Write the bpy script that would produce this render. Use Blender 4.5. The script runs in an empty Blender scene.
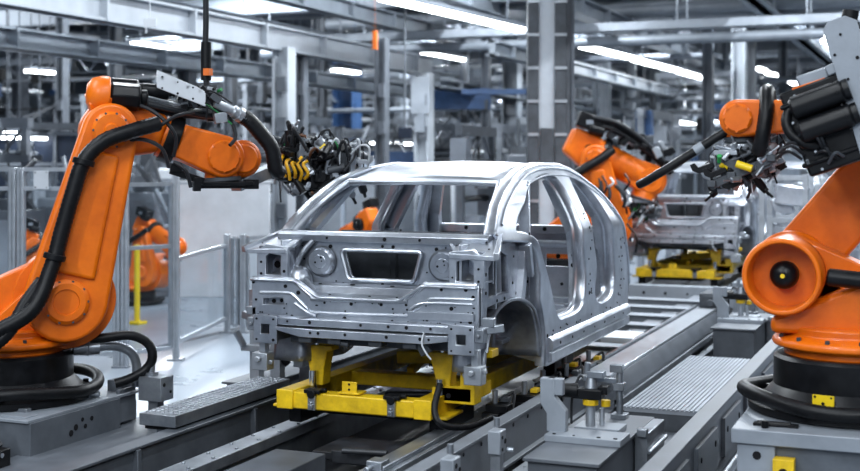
import bpy, bmesh, math, random
from math import sin, cos, pi, radians, sqrt
from mathutils import Vector as V, Matrix as M
SC = bpy.context.scene
COL = SC.collection
random.seed(7)

# ---------------------------------------------------------------- camera model (real camera, level, with lens shift)
FPX, HX, HY, HC, YAW = 1260.0, 430.0, 162.0, 2.25, radians(22.4)
FWD = V((-sin(YAW), cos(YAW), 0)); RGT = V((cos(YAW), sin(YAW), 0)); EYE = V((0, 0, HC))
def ray(px, py): return FWD + RGT*((px-HX)/FPX) + V((0, 0, -(py-HY)/FPX))
def at(px, py, d): return EYE + ray(px, py)*d

# ---------------------------------------------------------------- materials
def mat(name, col, rough=.5, metal=0., var=.12, scale=6., bump=0., bscale=60., emit=0., alpha=None, coat=0., stretch=None, dirt=None, rvar=.12):
    m = bpy.data.materials.new(name); m.use_nodes = True
    nt = m.node_tree; n = nt.nodes; L = nt.links; p = n['Principled BSDF']
    p.inputs['Roughness'].default_value = rough; p.inputs['Metallic'].default_value = metal
    p.inputs['Base Color'].default_value = (*col, 1)
    if name == 'orange_paint': p.inputs['Specular IOR Level'].default_value = .35
    if max(col) < .03: p.inputs['Specular IOR Level'].default_value = .22
    if coat: p.inputs['Coat Weight'].default_value = coat; p.inputs['Coat Roughness'].default_value = .15
    if emit:
        p.inputs['Emission Color'].default_value = (*col, 1); p.inputs['Emission Strength'].default_value = emit
        return m
    tc = n.new('ShaderNodeTexCoord'); src = tc.outputs['Object']
    if stretch:
        mp = n.new('ShaderNodeMapping'); mp.inputs['Scale'].default_value = stretch
        L.new(src, mp.inputs['Vector']); src = mp.outputs['Vector']
    if var:
        nz = n.new('ShaderNodeTexNoise'); nz.inputs['Scale'].default_value = scale; nz.inputs['Detail'].default_value = 6
        nz.inputs['Roughness'].default_value = .65
        L.new(src, nz.inputs['Vector'])
        r = n.new('ShaderNodeValToRGB')
        r.color_ramp.elements[0].position = .3; r.color_ramp.elements[1].position = .7
        d = dirt or tuple(c*(1-2*var) for c in col)
        r.color_ramp.elements[0].color = (*d, 1)
        r.color_ramp.elements[1].color = (*[min(1, c*(1+var)) for c in col], 1)
        L.new(nz.outputs['Fac'], r.inputs['Fac']); L.new(r.outputs['Color'], p.inputs['Base Color'])
        mr = n.new('ShaderNodeMapRange'); mr.inputs['To Min'].default_value = max(.05, rough-rvar); mr.inputs['To Max'].default_value = min(1, rough+rvar)
        L.new(nz.outputs['Fac'], mr.inputs['Value']); L.new(mr.outputs['Result'], p.inputs['Roughness'])
    if bump:
        nb = n.new('ShaderNodeTexNoise'); nb.inputs['Scale'].default_value = bscale; nb.inputs['Detail'].default_value = 3
        L.new(src, nb.inputs['Vector'])
        b = n.new('ShaderNodeBump'); b.inputs['Strength'].default_value = bump; b.inputs['Distance'].default_value = .01
        L.new(nb.outputs['Fac'], b.inputs['Height']); L.new(b.outputs['Normal'], p.inputs['Normal'])
    if alpha is not None: p.inputs['Alpha'].default_value = alpha
    return m

ORANGE = mat('orange_paint', (.74, .152, .001), .4, var=.1, scale=3, coat=.12, bump=.03, bscale=35, dirt=(.55, .095, .002))
RECESS = mat('shaded_recess', (.03, .012, .006), .5, .2, var=.3, scale=14)  # recess shade put into a near-black brown
ORANGE2 = mat('orange_dull', (.75, .16, .02), .5, var=.15)
BLACK = mat('black_plastic', (.005, .0055, .007), .38, var=.3, scale=12)
RUBBER = mat('black_rubber', (.006, .0065, .008), .42, var=.3, scale=20)
MOTOR = mat('motor_black', (.005, .0055, .007), .36, var=.2, scale=9)
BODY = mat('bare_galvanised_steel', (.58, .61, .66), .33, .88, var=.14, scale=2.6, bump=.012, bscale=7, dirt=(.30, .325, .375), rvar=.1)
BODYD = mat('bare_steel_shaded', (.36, .385, .43), .38, .8, var=.25, scale=4, dirt=(.15, .165, .20))  # darker copy of the body steel, shade of recessed parts in its colour
HOLE = mat('dark_hole', (.006, .006, .008), .8, var=0)
STEEL = mat('machined_steel', (.32, .345, .38), .36, .75, var=.16, scale=5, dirt=(.2, .22, .25))
CHROME = mat('chrome_rod', (.75, .77, .8), .15, 1., var=0)
GREY = mat('grey_paint', (.10, .113, .133), .5, .1, var=.14, scale=4, dirt=(.065, .074, .088))
LGREY = mat('light_grey_paint', (.24, .267, .305), .45, .1, var=.1, scale=3)
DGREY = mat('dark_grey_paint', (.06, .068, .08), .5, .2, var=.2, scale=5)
WHITEP = mat('white_paint', (.58, .61, .65), .45, var=.06, scale=3)
YELLOW = mat('yellow_paint', (.76, .50, .008), .42, var=.16, scale=7, bump=.04, bscale=40, dirt=(.46, .29, .008))
YBRIGHT = mat('bright_yellow', (.78, .55, .01), .4, var=.1)
ALU = mat('aluminium_profile', (.42, .45, .49), .34, .7, var=.08, scale=8)
CABLE = mat('cable_black', (.02, .022, .026), .45, var=.2)
GREEN = mat('green_connector', (.02, .28, .07), .4, var=.1)
HYEL = mat('yellow_hose', (.85, .45, .01), .4, var=.1)
BROWN = mat('copper_brown', (.11, .042, .018), .45, .4, var=.2)
BLUE = mat('blue_panel', (.03, .075, .18), .45, var=.15)
DBLUE = mat('dark_blue_panel', (.008, .02, .05), .5, var=.2)
PALEB = mat('pale_blue_panel', (.36, .42, .50), .45, var=.08, scale=2)
BEAMM = mat('beam_grey', (.24, .27, .31), .42, .25, var=.12, scale=1.5)
BEAMD = mat('beam_dark', (.10, .115, .14), .5, .2, var=.2, scale=1.5)  # dark tone lifted slightly in place of haze
DUCT = mat('duct_zinc', (.34, .38, .43), .38, .6, var=.12, scale=1.2)
BED = mat('shaded_bed', (.03, .033, .04), .45, .2, var=.35, scale=6)  # shade under the rails put into the colour
LAMP = mat('tube_light', (.93, .97, 1.0), .5, emit=14)
SCREEN = mat('screen_dark', (.012, .016, .026), .2, var=0)
RUST = mat('rust_wrap', (.35, .12, .05), .6, var=.25)

def glass_mat():
    m = bpy.data.materials.new('acrylic_sheet'); m.use_nodes = True
    nt = m.node_tree; n = nt.nodes; L = nt.links; n.remove(n['Principled BSDF'])
    t = n.new('ShaderNodeBsdfTransparent'); t.inputs['Color'].default_value = (.90, .93, .95, 1)
    g = n.new('ShaderNodeBsdfGlossy'); g.inputs['Roughness'].default_value = .08
    f = n.new('ShaderNodeLayerWeight'); f.inputs['Blend'].default_value = .12
    k = n.new('ShaderNodeMapRange'); k.inputs['To Min'].default_value = .03; k.inputs['To Max'].default_value = .3; L.new(f.outputs['Facing'], k.inputs['Value'])
    x = n.new('ShaderNodeMixShader'); L.new(k.outputs['Result'], x.inputs[0]); L.new(t.outputs[0], x.inputs[1]); L.new(g.outputs[0], x.inputs[2])
    L.new(x.outputs[0], n['Material Output'].inputs['Surface'])
    return m
GLASS = glass_mat()
PALEG = mat('pale_girder_paint', (.42, .455, .50), .42, .2, var=.08, scale=1.5)

def floor_mat():
    m = mat('sealed_floor', (.235, .272, .32), .3, var=.06, scale=.5, rvar=.1)
    return m
FLOORM = floor_mat()
WALLM = mat('hall_wall', (.20, .235, .28), .6, var=.1, scale=.4)
MIDG = mat('machine_grey', (.20, .22, .25), .5, .1, var=.2, scale=3)

# ---------------------------------------------------------------- mesh builder
def basis(ax):
    ax = V(ax).normalized()
    u = ax.cross(V((0, 0, 1)) if abs(ax.z) < .9 else V((1, 0, 0))).normalized()
    return u, ax.cross(u).normalized(), ax
def cr(pts, per=6, closed=False):
    P = [V(p) for p in pts]; out = []; n = len(P)
    rng = n if closed else n-1
    for i in range(rng):
        if closed: a, b, c, d = P[(i-1) % n], P[i], P[(i+1) % n], P[(i+2) % n]
        else: a, b, c, d = P[max(i-1, 0)], P[i], P[i+1], P[min(i+2, n-1)]
        for k in range(per):
            t = k/per
            out.append(.5*((2*b)+(c-a)*t+(2*a-5*b+4*c-d)*t*t+(3*b-a-3*c+d)*t**3))
    if not closed: out.append(P[-1])
    return out

class B:
    def __init__(s, T=None): s.bm = bmesh.new(); s.T = T; s.m = 0
    def face(s, vs):
        try: f = s.bm.faces.new(vs); f.material_index = s.m; return f
        except ValueError: return None
    def vs(s, pts): return [s.bm.verts.new(V(p)) for p in pts]
    def box(s, c, d, R=None, top=1.):
        c = V(c); x, y, z = [k/2 for k in d]; q = []
        for sz in (-1, 1):
            k = top if sz > 0 else 1.
            for sx, sy in ((-1, -1), (1, -1), (1, 1), (-1, 1)):
                v = V((sx*x*k, sy*y*k, sz*z)); q.append(c+(R @ v if R else v))
        v = s.vs(q)
        for f in ((3, 2, 1, 0), (4, 5, 6, 7), (0, 1, 5, 4), (1, 2, 6, 5), (2, 3, 7, 6), (3, 0, 4, 7)): s.face([v[i] for i in f])
        return s
    def bar(s, a, b, w, h, up=(0, 0, 1)):
        a, b = V(a), V(b); ax = (b-a).normalized(); u = ax.cross(V(up))
        if u.length < 1e-4: u = ax.cross(V((1, 0, 0)))
        u.normalize(); w_ = u*(w/2); k = u.cross(ax).normalized()*(h/2)
        q = s.vs([a-w_-k, a+w_-k, a+w_+k, a-w_+k, b-w_-k, b+w_-k, b+w_+k, b-w_+k])
        for f in ((0, 1, 2, 3), (7, 6, 5, 4), (4, 5, 1, 0), (5, 6, 2, 1), (6, 7, 3, 2), (7, 4, 0, 3)): s.face([q[i] for i in f])
        return s
    def lathe(s, prof, o, ax, n=32, arc=None):
        u, w, a = basis(ax); o = V(o); rings = []
        for r, h in prof:
            if r < 1e-5: rings.append(s.vs([o+a*h]))
            else: rings.append(s.vs([o+a*h+(u*cos(2*pi*i/n)+w*sin(2*pi*i/n))*r for i in range(n)]))
        for A_, B_ in zip(rings, rings[1:]):
            if len(A_) == 1 and len(B_) == 1: continue
            for i in range(n):
                j = (i+1) % n
                if len(A_) == 1: s.face([A_[0], B_[j], B_[i]][::-1])
                elif len(B_) == 1: s.face([A_[i], A_[j], B_[0]])
                else: s.face([A_[i], A_[j], B_[j], B_[i]])
        for R_, rev in ((rings[0], 1), (rings[-1], 0)):
            if len(R_) > 2: s.face(R_[::-1] if rev else R_)
        return s
    def cyl(s, a, b, r, r2=None, n=24, ch=0.):
        a, b = V(a), V(b); h = (b-a).length; r2 = r if r2 is None else r2
        p = [(r-ch, 0), (r, ch), (r2, h-ch), (r2-ch, h)] if ch else [(r, 0), (r2, h)]
        return s.lathe(p, a, b-a, n)
    def sph(s, c, r, n=16, sc=(1, 1, 1)):
        k = n//2
        st = len(s.bm.verts)
        s.lathe([(r*sin(pi*i/k), -r*cos(pi*i/k)) for i in range(k+1)], (0, 0, 0), (0, 0, 1), n)
        s.bm.verts.ensure_lookup_table()
        for v in s.bm.verts[st:]: v.co = V((v.co.x*sc[0], v.co.y*sc[1], v.co.z*sc[2]))+V(c)
        return s
    def tube(s, pts, r, n=10, per=6, corr=0., pitch=.03, smooth=True):
        P = cr(pts, per) if smooth and len(pts) > 2 else [V(p) for p in pts]
        if corr:
            Q = [P[0]]; 
            for p in P[1:]:
                L = (p-Q[-1]).length; k = max(1, int(L/(pitch/2))); a = Q[-1]
                Q += [a.lerp(p, (i+1)/k) for i in range(k)]
            P = Q
        t0 = (P[1]-P[0]).normalized(); u = basis(t0)[0]; rings = []
        for i, p in enumerate(P):
            t = (P[min(i+1, len(P)-1)]-P[max(i-1, 0)]).normalized()
            u = (u-t*u.dot(t)).normalized(); w = t.cross(u)
            rr = r*(1+corr*(i % 2)) if corr else r
            rings.append(s.vs([p+(u*cos(2*pi*k/n)+w*sin(2*pi*k/n))*rr for k in range(n)]))
        for A_, B_ in zip(rings, rings[1:]):
            for k in range(n): s.face([A_[k], A_[(k+1) % n], B_[(k+1) % n], B_[k]])
        s.face(rings[0][::-1]); s.face(rings[-1])
        return s
    def prism(s, poly, f0, f1):
        """poly: list of 2D points; f0/f1 map a 2D point to 3D for the two caps"""
        a = s.vs([f0(p) for p in poly]); b = s.vs([f1(p) for p in poly]); n = len(poly)
        s.face(a[::-1]); s.face(b)
        for i in range(n): s.face([a[i], a[(i+1) % n], b[(i+1) % n], b[i]])
        return s
    def plate(s, outline, holes, thick, fmap, bev=0., cuts=()):
        """flat plate with holes; fmap(u, v, w) -> 3D, w across the thickness"""
        cu = bpy.data.curves.new('tmp', 'CURVE'); cu.dimensions = '2D'; cu.fill_mode = 'BOTH'
        cu.extrude = max(thick/2-bev, .0005); cu.bevel_depth = bev; cu.bevel_resolution = 1
        for poly in [outline]+list(holes):
            sp = cu.splines.new('POLY'); sp.points.add(len(poly)-1); sp.use_cyclic_u = True
            for q, p in zip(sp.points, poly): q.co = (p[0], p[1], 0, 1)
        ob = bpy.data.objects.new('tmp', cu); me = ob.to_mesh()
        t = bmesh.new(); t.from_mesh(me); ob.to_mesh_clear()
        bpy.data.objects.remove(ob); bpy.data.curves.remove(cu)
        for axis, val in cuts:
            no = V((1, 0, 0)) if axis == 0 else V((0, 1, 0))
            bmesh.ops.bisect_plane(t, geom=t.verts[:]+t.edges[:]+t.faces[:], plane_co=no*val, plane_no=no, dist=1e-5)
        mp = {v: s.bm.verts.new(V(fmap(*v.co))) for v in t.verts}
        for f in t.faces: s.face([mp[v] for v in f.verts])
        t.free(); return s
    def grid(s, fn, nu, nv):
        g = [[s.bm.verts.new(V(fn(i/nu, j/nv))) for j in range(nv+1)] for i in range(nu+1)]
        for i in range(nu):
            for j in range(nv): s.face([g[i][j], g[i+1][j], g[i+1][j+1], g[i][j+1]])
        return s
    def dots(s, pts, nrm, r, n=10, th=.003):
        m = s.m; s.m = 1; u, w, a = basis(nrm)
        for p in pts:
            p = V(p); rr = r*random.uniform(.7, 1.25)
            s.lathe([(rr, -th), (rr, th), (0, th)], p, a, n)
        s.m = m; return s
    def obj(s, name, mats, parent=None, bevel=0., ang=38, solid=0., recalc=True, seg=2):
        if recalc: bmesh.ops.recalc_face_normals(s.bm, faces=s.bm.faces[:])
        if s.T is not None: bmesh.ops.transform(s.bm, matrix=s.T, verts=s.bm.verts[:])
        me = bpy.data.meshes.new(name); s.bm.to_mesh(me); s.bm.free()
        for k in (mats if isinstance(mats, (list, tuple)) else [mats]): me.materials.append(k)
        me.shade_smooth(); me.set_sharp_from_angle(angle=radians(ang))
        o = bpy.data.objects.new(name, me); COL.objects.link(o)
        if parent is not None: adopt(o, parent)
        if solid:
            md = o.modifiers.new('Solidify', 'SOLIDIFY'); md.thickness = solid; md.offset = 0
        if bevel:
            md = o.modifiers.new('Bevel', 'BEVEL'); md.width = bevel; md.segments = seg; md.limit_method = 'ANGLE'; md.angle_limit = radians(40)
            md.harden_normals = False
        return o

def world_of(o):
    m = o.matrix_basis.copy()
    return world_of(o.parent) @ o.matrix_parent_inverse @ m if o.parent else m
def adopt(o, parent):
    o.parent = parent; o.matrix_parent_inverse = world_of(parent).inverted()
def tag(o, label, cat, group=None, kind=None):
    o['label'] = label; o['category'] = cat
    if group: o['group'] = group
    if kind: o['kind'] = kind
    return o
def thing(name, label, cat, loc=(0, 0, 0), group=None, kind=None):
    o = bpy.data.objects.new(name, None); COL.objects.link(o); o.location = V(loc); o.empty_display_size = .1
    return tag(o, label, cat, group, kind)
def struct(o, label=None, cat=None):
    o['kind'] = 'structure'
    if label: o['label'] = label
    if cat: o['category'] = cat
    return o
def copy_tree(src, label=None, loc=None, rotz=None, group=None, scale=None, top=True, skip=()):
    c = src.copy(); COL.objects.link(c)
    if top:
        if label: c['label'] = label
        if group: c['group'] = group
        if loc is not None: c.location = V(loc)
        if rotz is not None: c.rotation_euler = (0, 0, rotz)
        if scale: c.scale = (scale,)*3
    for ch in [k for k in KIDS(src)]:
        if ch.name.split('.')[0] in skip: continue
        d = copy_tree(ch, top=False); d.parent = c; d.matrix_parent_inverse = ch.matrix_parent_inverse.copy()
    return c
def KIDS(o): return [k for k in COL.objects if k.parent == o]
ORD = ['nearest', 'second nearest', 'third nearest', 'fourth nearest', 'fifth nearest', 'sixth nearest', 'seventh nearest', 'eighth nearest', 'ninth nearest', 'tenth nearest', 'eleventh nearest', 'twelfth nearest', 'thirteenth nearest', 'fourteenth nearest']
# ---------------------------------------------------------------- robots
def hull(pts):
    P = sorted(set((round(a, 5), round(b, 5)) for a, b in pts))
    def half(P):
        h = []
        for p in P:
            while len(h) > 1 and (h[-1][0]-h[-2][0])*(p[1]-h[-2][1])-(h[-1][1]-h[-2][1])*(p[0]-h[-2][0]) <= 0: h.pop()
            h.append(p)
        return h
    a, b = half(P), half(P[::-1])
    return a[:-1]+b[:-1]
def circ(c, r, n=24): return [(c[0]+r*cos(2*pi*i/n), c[1]+r*sin(2*pi*i/n)) for i in range(n)]
def frame(base, h, sc=1.):
    h = V((h[0], h[1], 0)).normalized(); n = V((-h.y, h.x, 0)); b = V(base)
    return M(((h.x*sc, n.x*sc, 0, b.x), (h.y*sc, n.y*sc, 0, b.y), (0, 0, sc, b.z), (0, 0, 0, 1)))

def robot(name, label, base, h, S, E, A0, W, rS=.3, ra=.13, sc=1., group=None, detail=True, Lh=None):
    T = frame(base, h, sc)
    root = thing(name, label, 'robot', base, group)
    S, E, A0, W = [V((p[0], 0, p[1])) for p in (S, E, A0, W)]
    u = (W-A0).normalized(); v = V((-u.z, 0, u.x))
    if v.z < 0: v = -v
    NB = lambda: B(T)
    # black base
    b = NB(); b.lathe([(.56, 0), (.58, .01), (.58, .05), (.50, .07), (.45, .13), (.43, .15), (.43, .31), (.41, .33), (0, .33)], (0, 0, 0), (0, 0, 1), 48)
    for k in range(10):
        a = 2*pi*k/10+.2; b.cyl((.53*cos(a), .53*sin(a), .045), (.53*cos(a), .53*sin(a), .085), .022, n=6)
    base_o = b.obj('base', BLACK, root, ang=30)
    if detail:
        b = NB(); pts = [(.6*cos(a), .6*sin(a), .10+.02*sin(3*a)) for a in [radians(d) for d in range(-150, 151, 15)]]
        b.tube(pts, .04, 10, 4, corr=.07, pitch=.022); b.obj('base_hose', RUBBER, base_o)
    # carousel
    b = NB(); b.lathe([(.37, .325), (.37, .37), (.43, .38), (.44, .40), (.43, .425), (.36, .45), (.36, .5), (0, .5)], (0, 0, 0), (0, 0, 1), 48)
    b.prism(hull([(-.34, .46), (.36, .46)]+circ((S.x, S.z), rS*.98)+circ((-.12, .62), .2)), lambda p: (p[0], -.17, p[1]), lambda p: (p[0], .06, p[1]))
    b.prism([(-.34, .46), (.36, .46), (.30, .52), (-.1, .72), (-.3, .66)], lambda p: (p[0], .05, p[1]), lambda p: (p[0], .2, p[1]))
    b.prism(hull([(-.2, .5), (.3, .5)]+circ((S.x, S.z), rS*.7)), lambda p: (p[0], -.25, p[1]), lambda p: (p[0], .06, p[1]))
    car = b.obj('carousel', ORANGE, root, bevel=.022, seg=3)
    b = NB()
    for k in range(14):
        a = 2*pi*k/14; b.cyl((.405*cos(a), .405*sin(a), .42), (.405*cos(a), .405*sin(a), .45), .014, n=6)
    b.obj('bolt_ring', DGREY, car)
    # shoulder housing (left side = motor side, open ring)
    b = NB(); o = (S.x, .14, S.z)
    b.lathe([(0, -.07), (rS*.98, -.07), (rS*.98, 0), (rS, .03), (rS, .19), (rS*.96, .22), (rS*.86, .22), (rS*.84, .2), (rS*.82, -.06), (0, -.06)], o, (0, 1, 0), 48)
    b.lathe([(rS*.9, -.34), (rS*1.06, -.34), (rS*1.06, -.28), (rS*.98, -.26), (rS*.98, .01)], o, (0, 1, 0), 48)
    sh = b.obj('shoulder_housing', ORANGE, root, bevel=.006)
    b = NB(); b.lathe([(.0, .0), (.078, 0), (.082, .1), (.07, .14), (.045, .16), (0, .165)], (S.x, .12, S.z), (0, 1, 0), 28)
    b.cyl((S.x, .28, S.z), (S.x, .29, S.z), .022, n=12)
    mo = b.obj('shoulder_motor', MOTOR, sh)
    b = NB(); b.cyl((S.x, .286, S.z), (S.x, .298, S.z), .013, n=12); b.obj('motor_badge', YBRIGHT, mo)
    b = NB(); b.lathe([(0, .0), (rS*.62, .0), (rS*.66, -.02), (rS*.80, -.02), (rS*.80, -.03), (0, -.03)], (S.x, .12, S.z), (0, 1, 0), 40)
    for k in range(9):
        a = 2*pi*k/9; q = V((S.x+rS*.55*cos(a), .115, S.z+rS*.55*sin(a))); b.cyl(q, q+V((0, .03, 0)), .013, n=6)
    b.obj('shaded_recess_disc', RECESS, sh)  # dark disc added for the shade inside the shoulder ring
    # link arm (right side)
    b = NB()
    b.prism(hull(circ((S.x, S.z), rS*.86, 32)+circ((E.x, E.z), .19, 32)), lambda p: (p[0], -.38, p[1]), lambda p: (p[0], -.18, p[1]))
    d = (E-S); dn = d.normalized(); pn = V((-dn.z, 0, dn.x))
    q = [S+dn*(rS*.55)+pn*.15, S+dn*(rS*.55)-pn*.15, E-dn*.16-pn*.1, E-dn*.16+pn*.1]
    b.prism([(k.x, k.z) for k in q], lambda p: (p[0], -.415, p[1]), lambda p: (p[0], -.36, p[1]))
    link = b.obj('link_arm', ORANGE, root, bevel=.03, seg=3)
    b = NB(); b.lathe([(.13, 0), (.13, .025), (.11, .045), (.05, .045), (.04, .06), (0, .06)], (E.x, -.375, E.z), (0, -1, 0), 32); b.obj('joint_cover', ORANGE, link)
    b = NB(); b.lathe([(.155, 0), (.155, .03), (.13, .05), (.09, .05), (.085, .035), (0, .035)], (S.x, -.375, S.z), (0, -1, 0), 32)
    b.obj('joint_cover', ORANGE, link)
    b = NB()
    for c, r in ((S, .145), (E, .12)):
        for k in range(10):
            a = 2*pi*k/10; p = V((c.x+r*cos(a), -.4, c.z+r*sin(a))); b.cyl(p, p+V((0, -.016, 0)), .009, n=6)
    b.obj('cover_bolts', DGREY, link)
    # forearm housing around the elbow
    ax = lambda t, o=0., s=0.: A0+u*t+v*o+V((0, s, 0))
    Lh = Lh or min(.46, (W-A0).length*.42)
    b = NB()
    pr = hull([tuple((ax(t, o).x, ax(t, o).z)) for t, o in ((.0, -ra*.9), (0, ra*.9), (Lh*.7, ra*1.15), (Lh, ra*1.0), (Lh, -ra*1.0), (Lh*.6, -ra*1.3))]+circ((E.x, E.z), .2))
    b.prism(pr, lambda p: (p[0], -.17, p[1]), lambda p: (p[0], .16, p[1]))
    fh = b.obj('forearm_housing', ORANGE, root, bevel=.05, seg=4)
    b = NB(); b.cyl((E.x, .14, E.z), (E.x, .26, E.z), .17, ch=.02); b.cyl((E.x, .26, E.z), (E.x, .33, E.z), .1, ch=.015); b.obj('elbow_motor', MOTOR, fh)
    # forearm tube with a black band
    L = (W-A0).length
    b = NB(); b.lathe([(0, 0), (ra*1.12, 0), (ra*1.15, .02), (ra*1.15, .08), (ra*1.05, .1), (ra*1.0, L-Lh-.3), (ra*.92, L-Lh-.14), (0, L-Lh-.13)], ax(Lh), u, 32)
    ft = b.obj('forearm_tube', ORANGE, root)
    b = NB(); b.lathe([(ra*1.1, .0), (ra*1.32, .0), (ra*1.34, .02), (ra*1.34, .08), (ra*1.3, .1), (ra*1.1, .1)], ax(Lh+.02), u, 32); b.obj('clamp_band', BLACK, ft)
    # wrist: fork and two lobes
    wr = ra*1.12
    b = NB()
    b.prism(hull(circ((W.x, W.z), wr)+[(ax(L-.34, wr*.8).x, ax(L-.34, wr*.8).z), (ax(L-.34, -wr*.8).x, ax(L-.34, -wr*.8).z)]), lambda p: (p[0], -.155, p[1]), lambda p: (p[0], -.07, p[1]))
    b.prism(hull(circ((W.x, W.z), wr)+[(ax(L-.34, wr*.8).x, ax(L-.34, wr*.8).z), (ax(L-.34, -wr*.8).x, ax(L-.34, -wr*.8).z)]), lambda p: (p[0], .07, p[1]), lambda p: (p[0], .155, p[1]))
    b.cyl(ax(L-.36), ax(L-.24), ra*.95, ra*1.0)
    wf = b.obj('wrist_fork', ORANGE, root, bevel=.018)
    for s, e in ((-.155, -.185), (.155, .185)):
        b = NB()
        b.cyl((W.x, s, W.z), (W.x, e, W.z), wr*.78, ch=.012)
        for k in range(8):
            a = 2*pi*k/8; p = V((W.x+wr*.7*cos(a), e, W.z+wr*.7*sin(a))); b.cyl(p, p+V((0, .01*(1 if e > 0 else -1), 0)), .009, n=6)
        b.obj('wrist_cover', ORANGE, wf)
    return dict(root=root, T=T, S=S, E=E, A0=A0, W=W, u=u, v=v, ax=ax, L=L, Lh=Lh, link=link, fh=fh, ft=ft, wf=wf, car=car, NB=NB, wr=wr)

def wrist_hand(R, down, ln=.2):
    """hand block between the fork and the round tool flange"""
    W, NB = R['W'], R['NB']; d = V(down).normalized()
    b = NB(); b.sph(W, R['wr']*.92, 20); b.cyl(W, W+d*ln, R['wr']*.72, R['wr']*.82); h = b.obj('hand', ORANGE, R['root'])
    b = NB(); b.cyl(W+d*ln, W+d*(ln+.035), R['wr']*.95, ch=.006, n=28); b.obj('tool_flange', DGREY, h)
    return W+d*(ln+.035)

def welding_tool(R, c, dims, seed, mount, tilt=0., dense=26, yel=True, sz=1.):
    """bolted-on gripper: plates, clamp cylinders, valves, hoses"""
    rnd = random.Random(seed); NB = R['NB']; c = V(c); X, Y, Z = dims
    Rm = M.Rotation(tilt, 3, 'Y')
    loc = lambda a, b_, d: c+Rm @ V((a*X, b_*Y, d*Z))
    b = NB()
    b.bar(V(mount), loc(-.38, 0, .0), .10, .09); b.bar(loc(-.5, -.28, -.12), loc(.5, -.28, -.12), .06, .05); b.bar(loc(-.5, .28, -.12), loc(.5, .28, -.12), .06, .05)
    for t in (-.45, -.15, .15, .45): b.bar(loc(t, -.42, -.1), loc(t, .42, -.1), .05, .04)
    for t in (-.3, .05, .36): b.bar(loc(t, -.36, -.1), loc(t, -.36, .38), .04, .04); b.bar(loc(t, -.36, .38), loc(t+.16, .3, .3), .035, .035)
    g = b.obj('gripper', STEEL if sz > 1 else DGREY, R['root'], bevel=.004)
    for k, (x_, y_, z_, d_) in enumerate(((-.2, .0, .02, .3), (.15, .05, .08, .34), (.36, .0, -.05, .22), (-.02, -.1, -.2, .25))):
        b = NB(); q_ = loc(x_, y_, z_); b.box(q_, (X*d_, Y*.5, Z*d_*1.1), Rm); b.box(q_+V((0, -Y*.27, Z*.05)), (X*d_*.6, .03, Z*d_*.7), Rm); b.obj('control_unit', (BLACK, DGREY, BLACK, BLACK)[k], g, bevel=.012)
    for k in range(dense):
        p = loc(rnd.uniform(-.5, .5), rnd.uniform(-.5, .4), rnd.uniform(-.42, .45)); kind = rnd.random()
        d = V((rnd.uniform(-1, 1), rnd.uniform(-.6, .6), rnd.uniform(-1, 1))).normalized(); b = NB()
        if kind < .4:
            l = rnd.uniform(.07, .15)*sz; r = rnd.uniform(.018, .036)*sz
            b.cyl(p, p+d*l, r, n=14, ch=.004); b.cyl(p+d*l, p+d*(l+.05), r*.4, n=10); b.cyl(p-d*.012, p, r*1.2, n=6)
            b.obj('clamp_cylinder', rnd.choice([BLACK, STEEL, BLACK, BLACK, DGREY, ALU]), g)
        elif kind < .66:
            Q = M.Rotation(rnd.uniform(0, 3), 3, d)
            b.box(p, (rnd.uniform(.05, .11)*sz, rnd.uniform(.04, .09)*sz, rnd.uniform(.03, .08)*sz), Q)
            b.cyl(p, p+Q @ V((.0, -.06, .01)), .014, n=10); b.cyl(p+Q @ V((.025, 0, 0)), p+Q @ V((.025, -.055, .01)), .01, n=8)
            b.obj('valve_block', rnd.choice([BLACK, ALU, BLACK, DGREY, BLACK, STEEL, WHITEP]), g, bevel=.004)
        elif kind < .8:
            b.prism([(0, 0), (.1, 0), (.13, .03), (.13, .07), (.1, .07), (.09, .035), (0, .03)], lambda q: p+Rm @ V((q[0]-.06, -.012, q[1])), lambda q: p+Rm @ V((q[0]-.06, .012, q[1])))
            b.obj('clamp_jaw', rnd.choice([STEEL, ALU, STEEL, BLACK, DGREY]), g, bevel=.003)
        else:
            b.cyl(p, p+d*.04, .012, n=12); b.cyl(p+d*.04, p+d*.052, .016, n=6)
            b.obj('connector', rnd.choice([GREEN, WHITEP, BROWN, ALU, WHITEP, YBRIGHT, ALU]), g)
    for k in range(min(60, int(dense*(.8 if sz >= 1 else .35)))):
        a = loc(rnd.uniform(-.5, .4), rnd.uniform(-.5, .3), rnd.uniform(-.3, .42)); e = a+V((rnd.uniform(-.13, .13), rnd.uniform(-.05, .1), rnd.uniform(-.16, .08)))*sz
        m1 = (a+e)/2+V((rnd.uniform(-.06, .06), rnd.uniform(-.12, .02), rnd.uniform(.02, .16)))
        b = NB(); b.tube([a, a.lerp(m1, .5)+V((0, -.02, .05)), m1, e], rnd.choice([.005, .007, .010])*sz, 7, 5)
        b.obj('air_hose', rnd.choice([CABLE, CABLE, CABLE, WHITEP, CABLE, CABLE, ALU, CABLE, CABLE, GREEN, CABLE, CABLE, BROWN]), g)
    if yel:
        for k in range(5):
            a = loc(-.52+.075*k, -.42, .10-.05*(k % 3)); e = loc(-.47+.06*k, -.44, -.2-.04*(k % 2))
            b = NB(); b.tube([a, loc(-.56+.07*k, -.5, .0), loc(-.53+.08*k, -.52, -.12), e], .013, 8, 5); b.obj('yellow_hose', HYEL, g)
    return g

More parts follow.
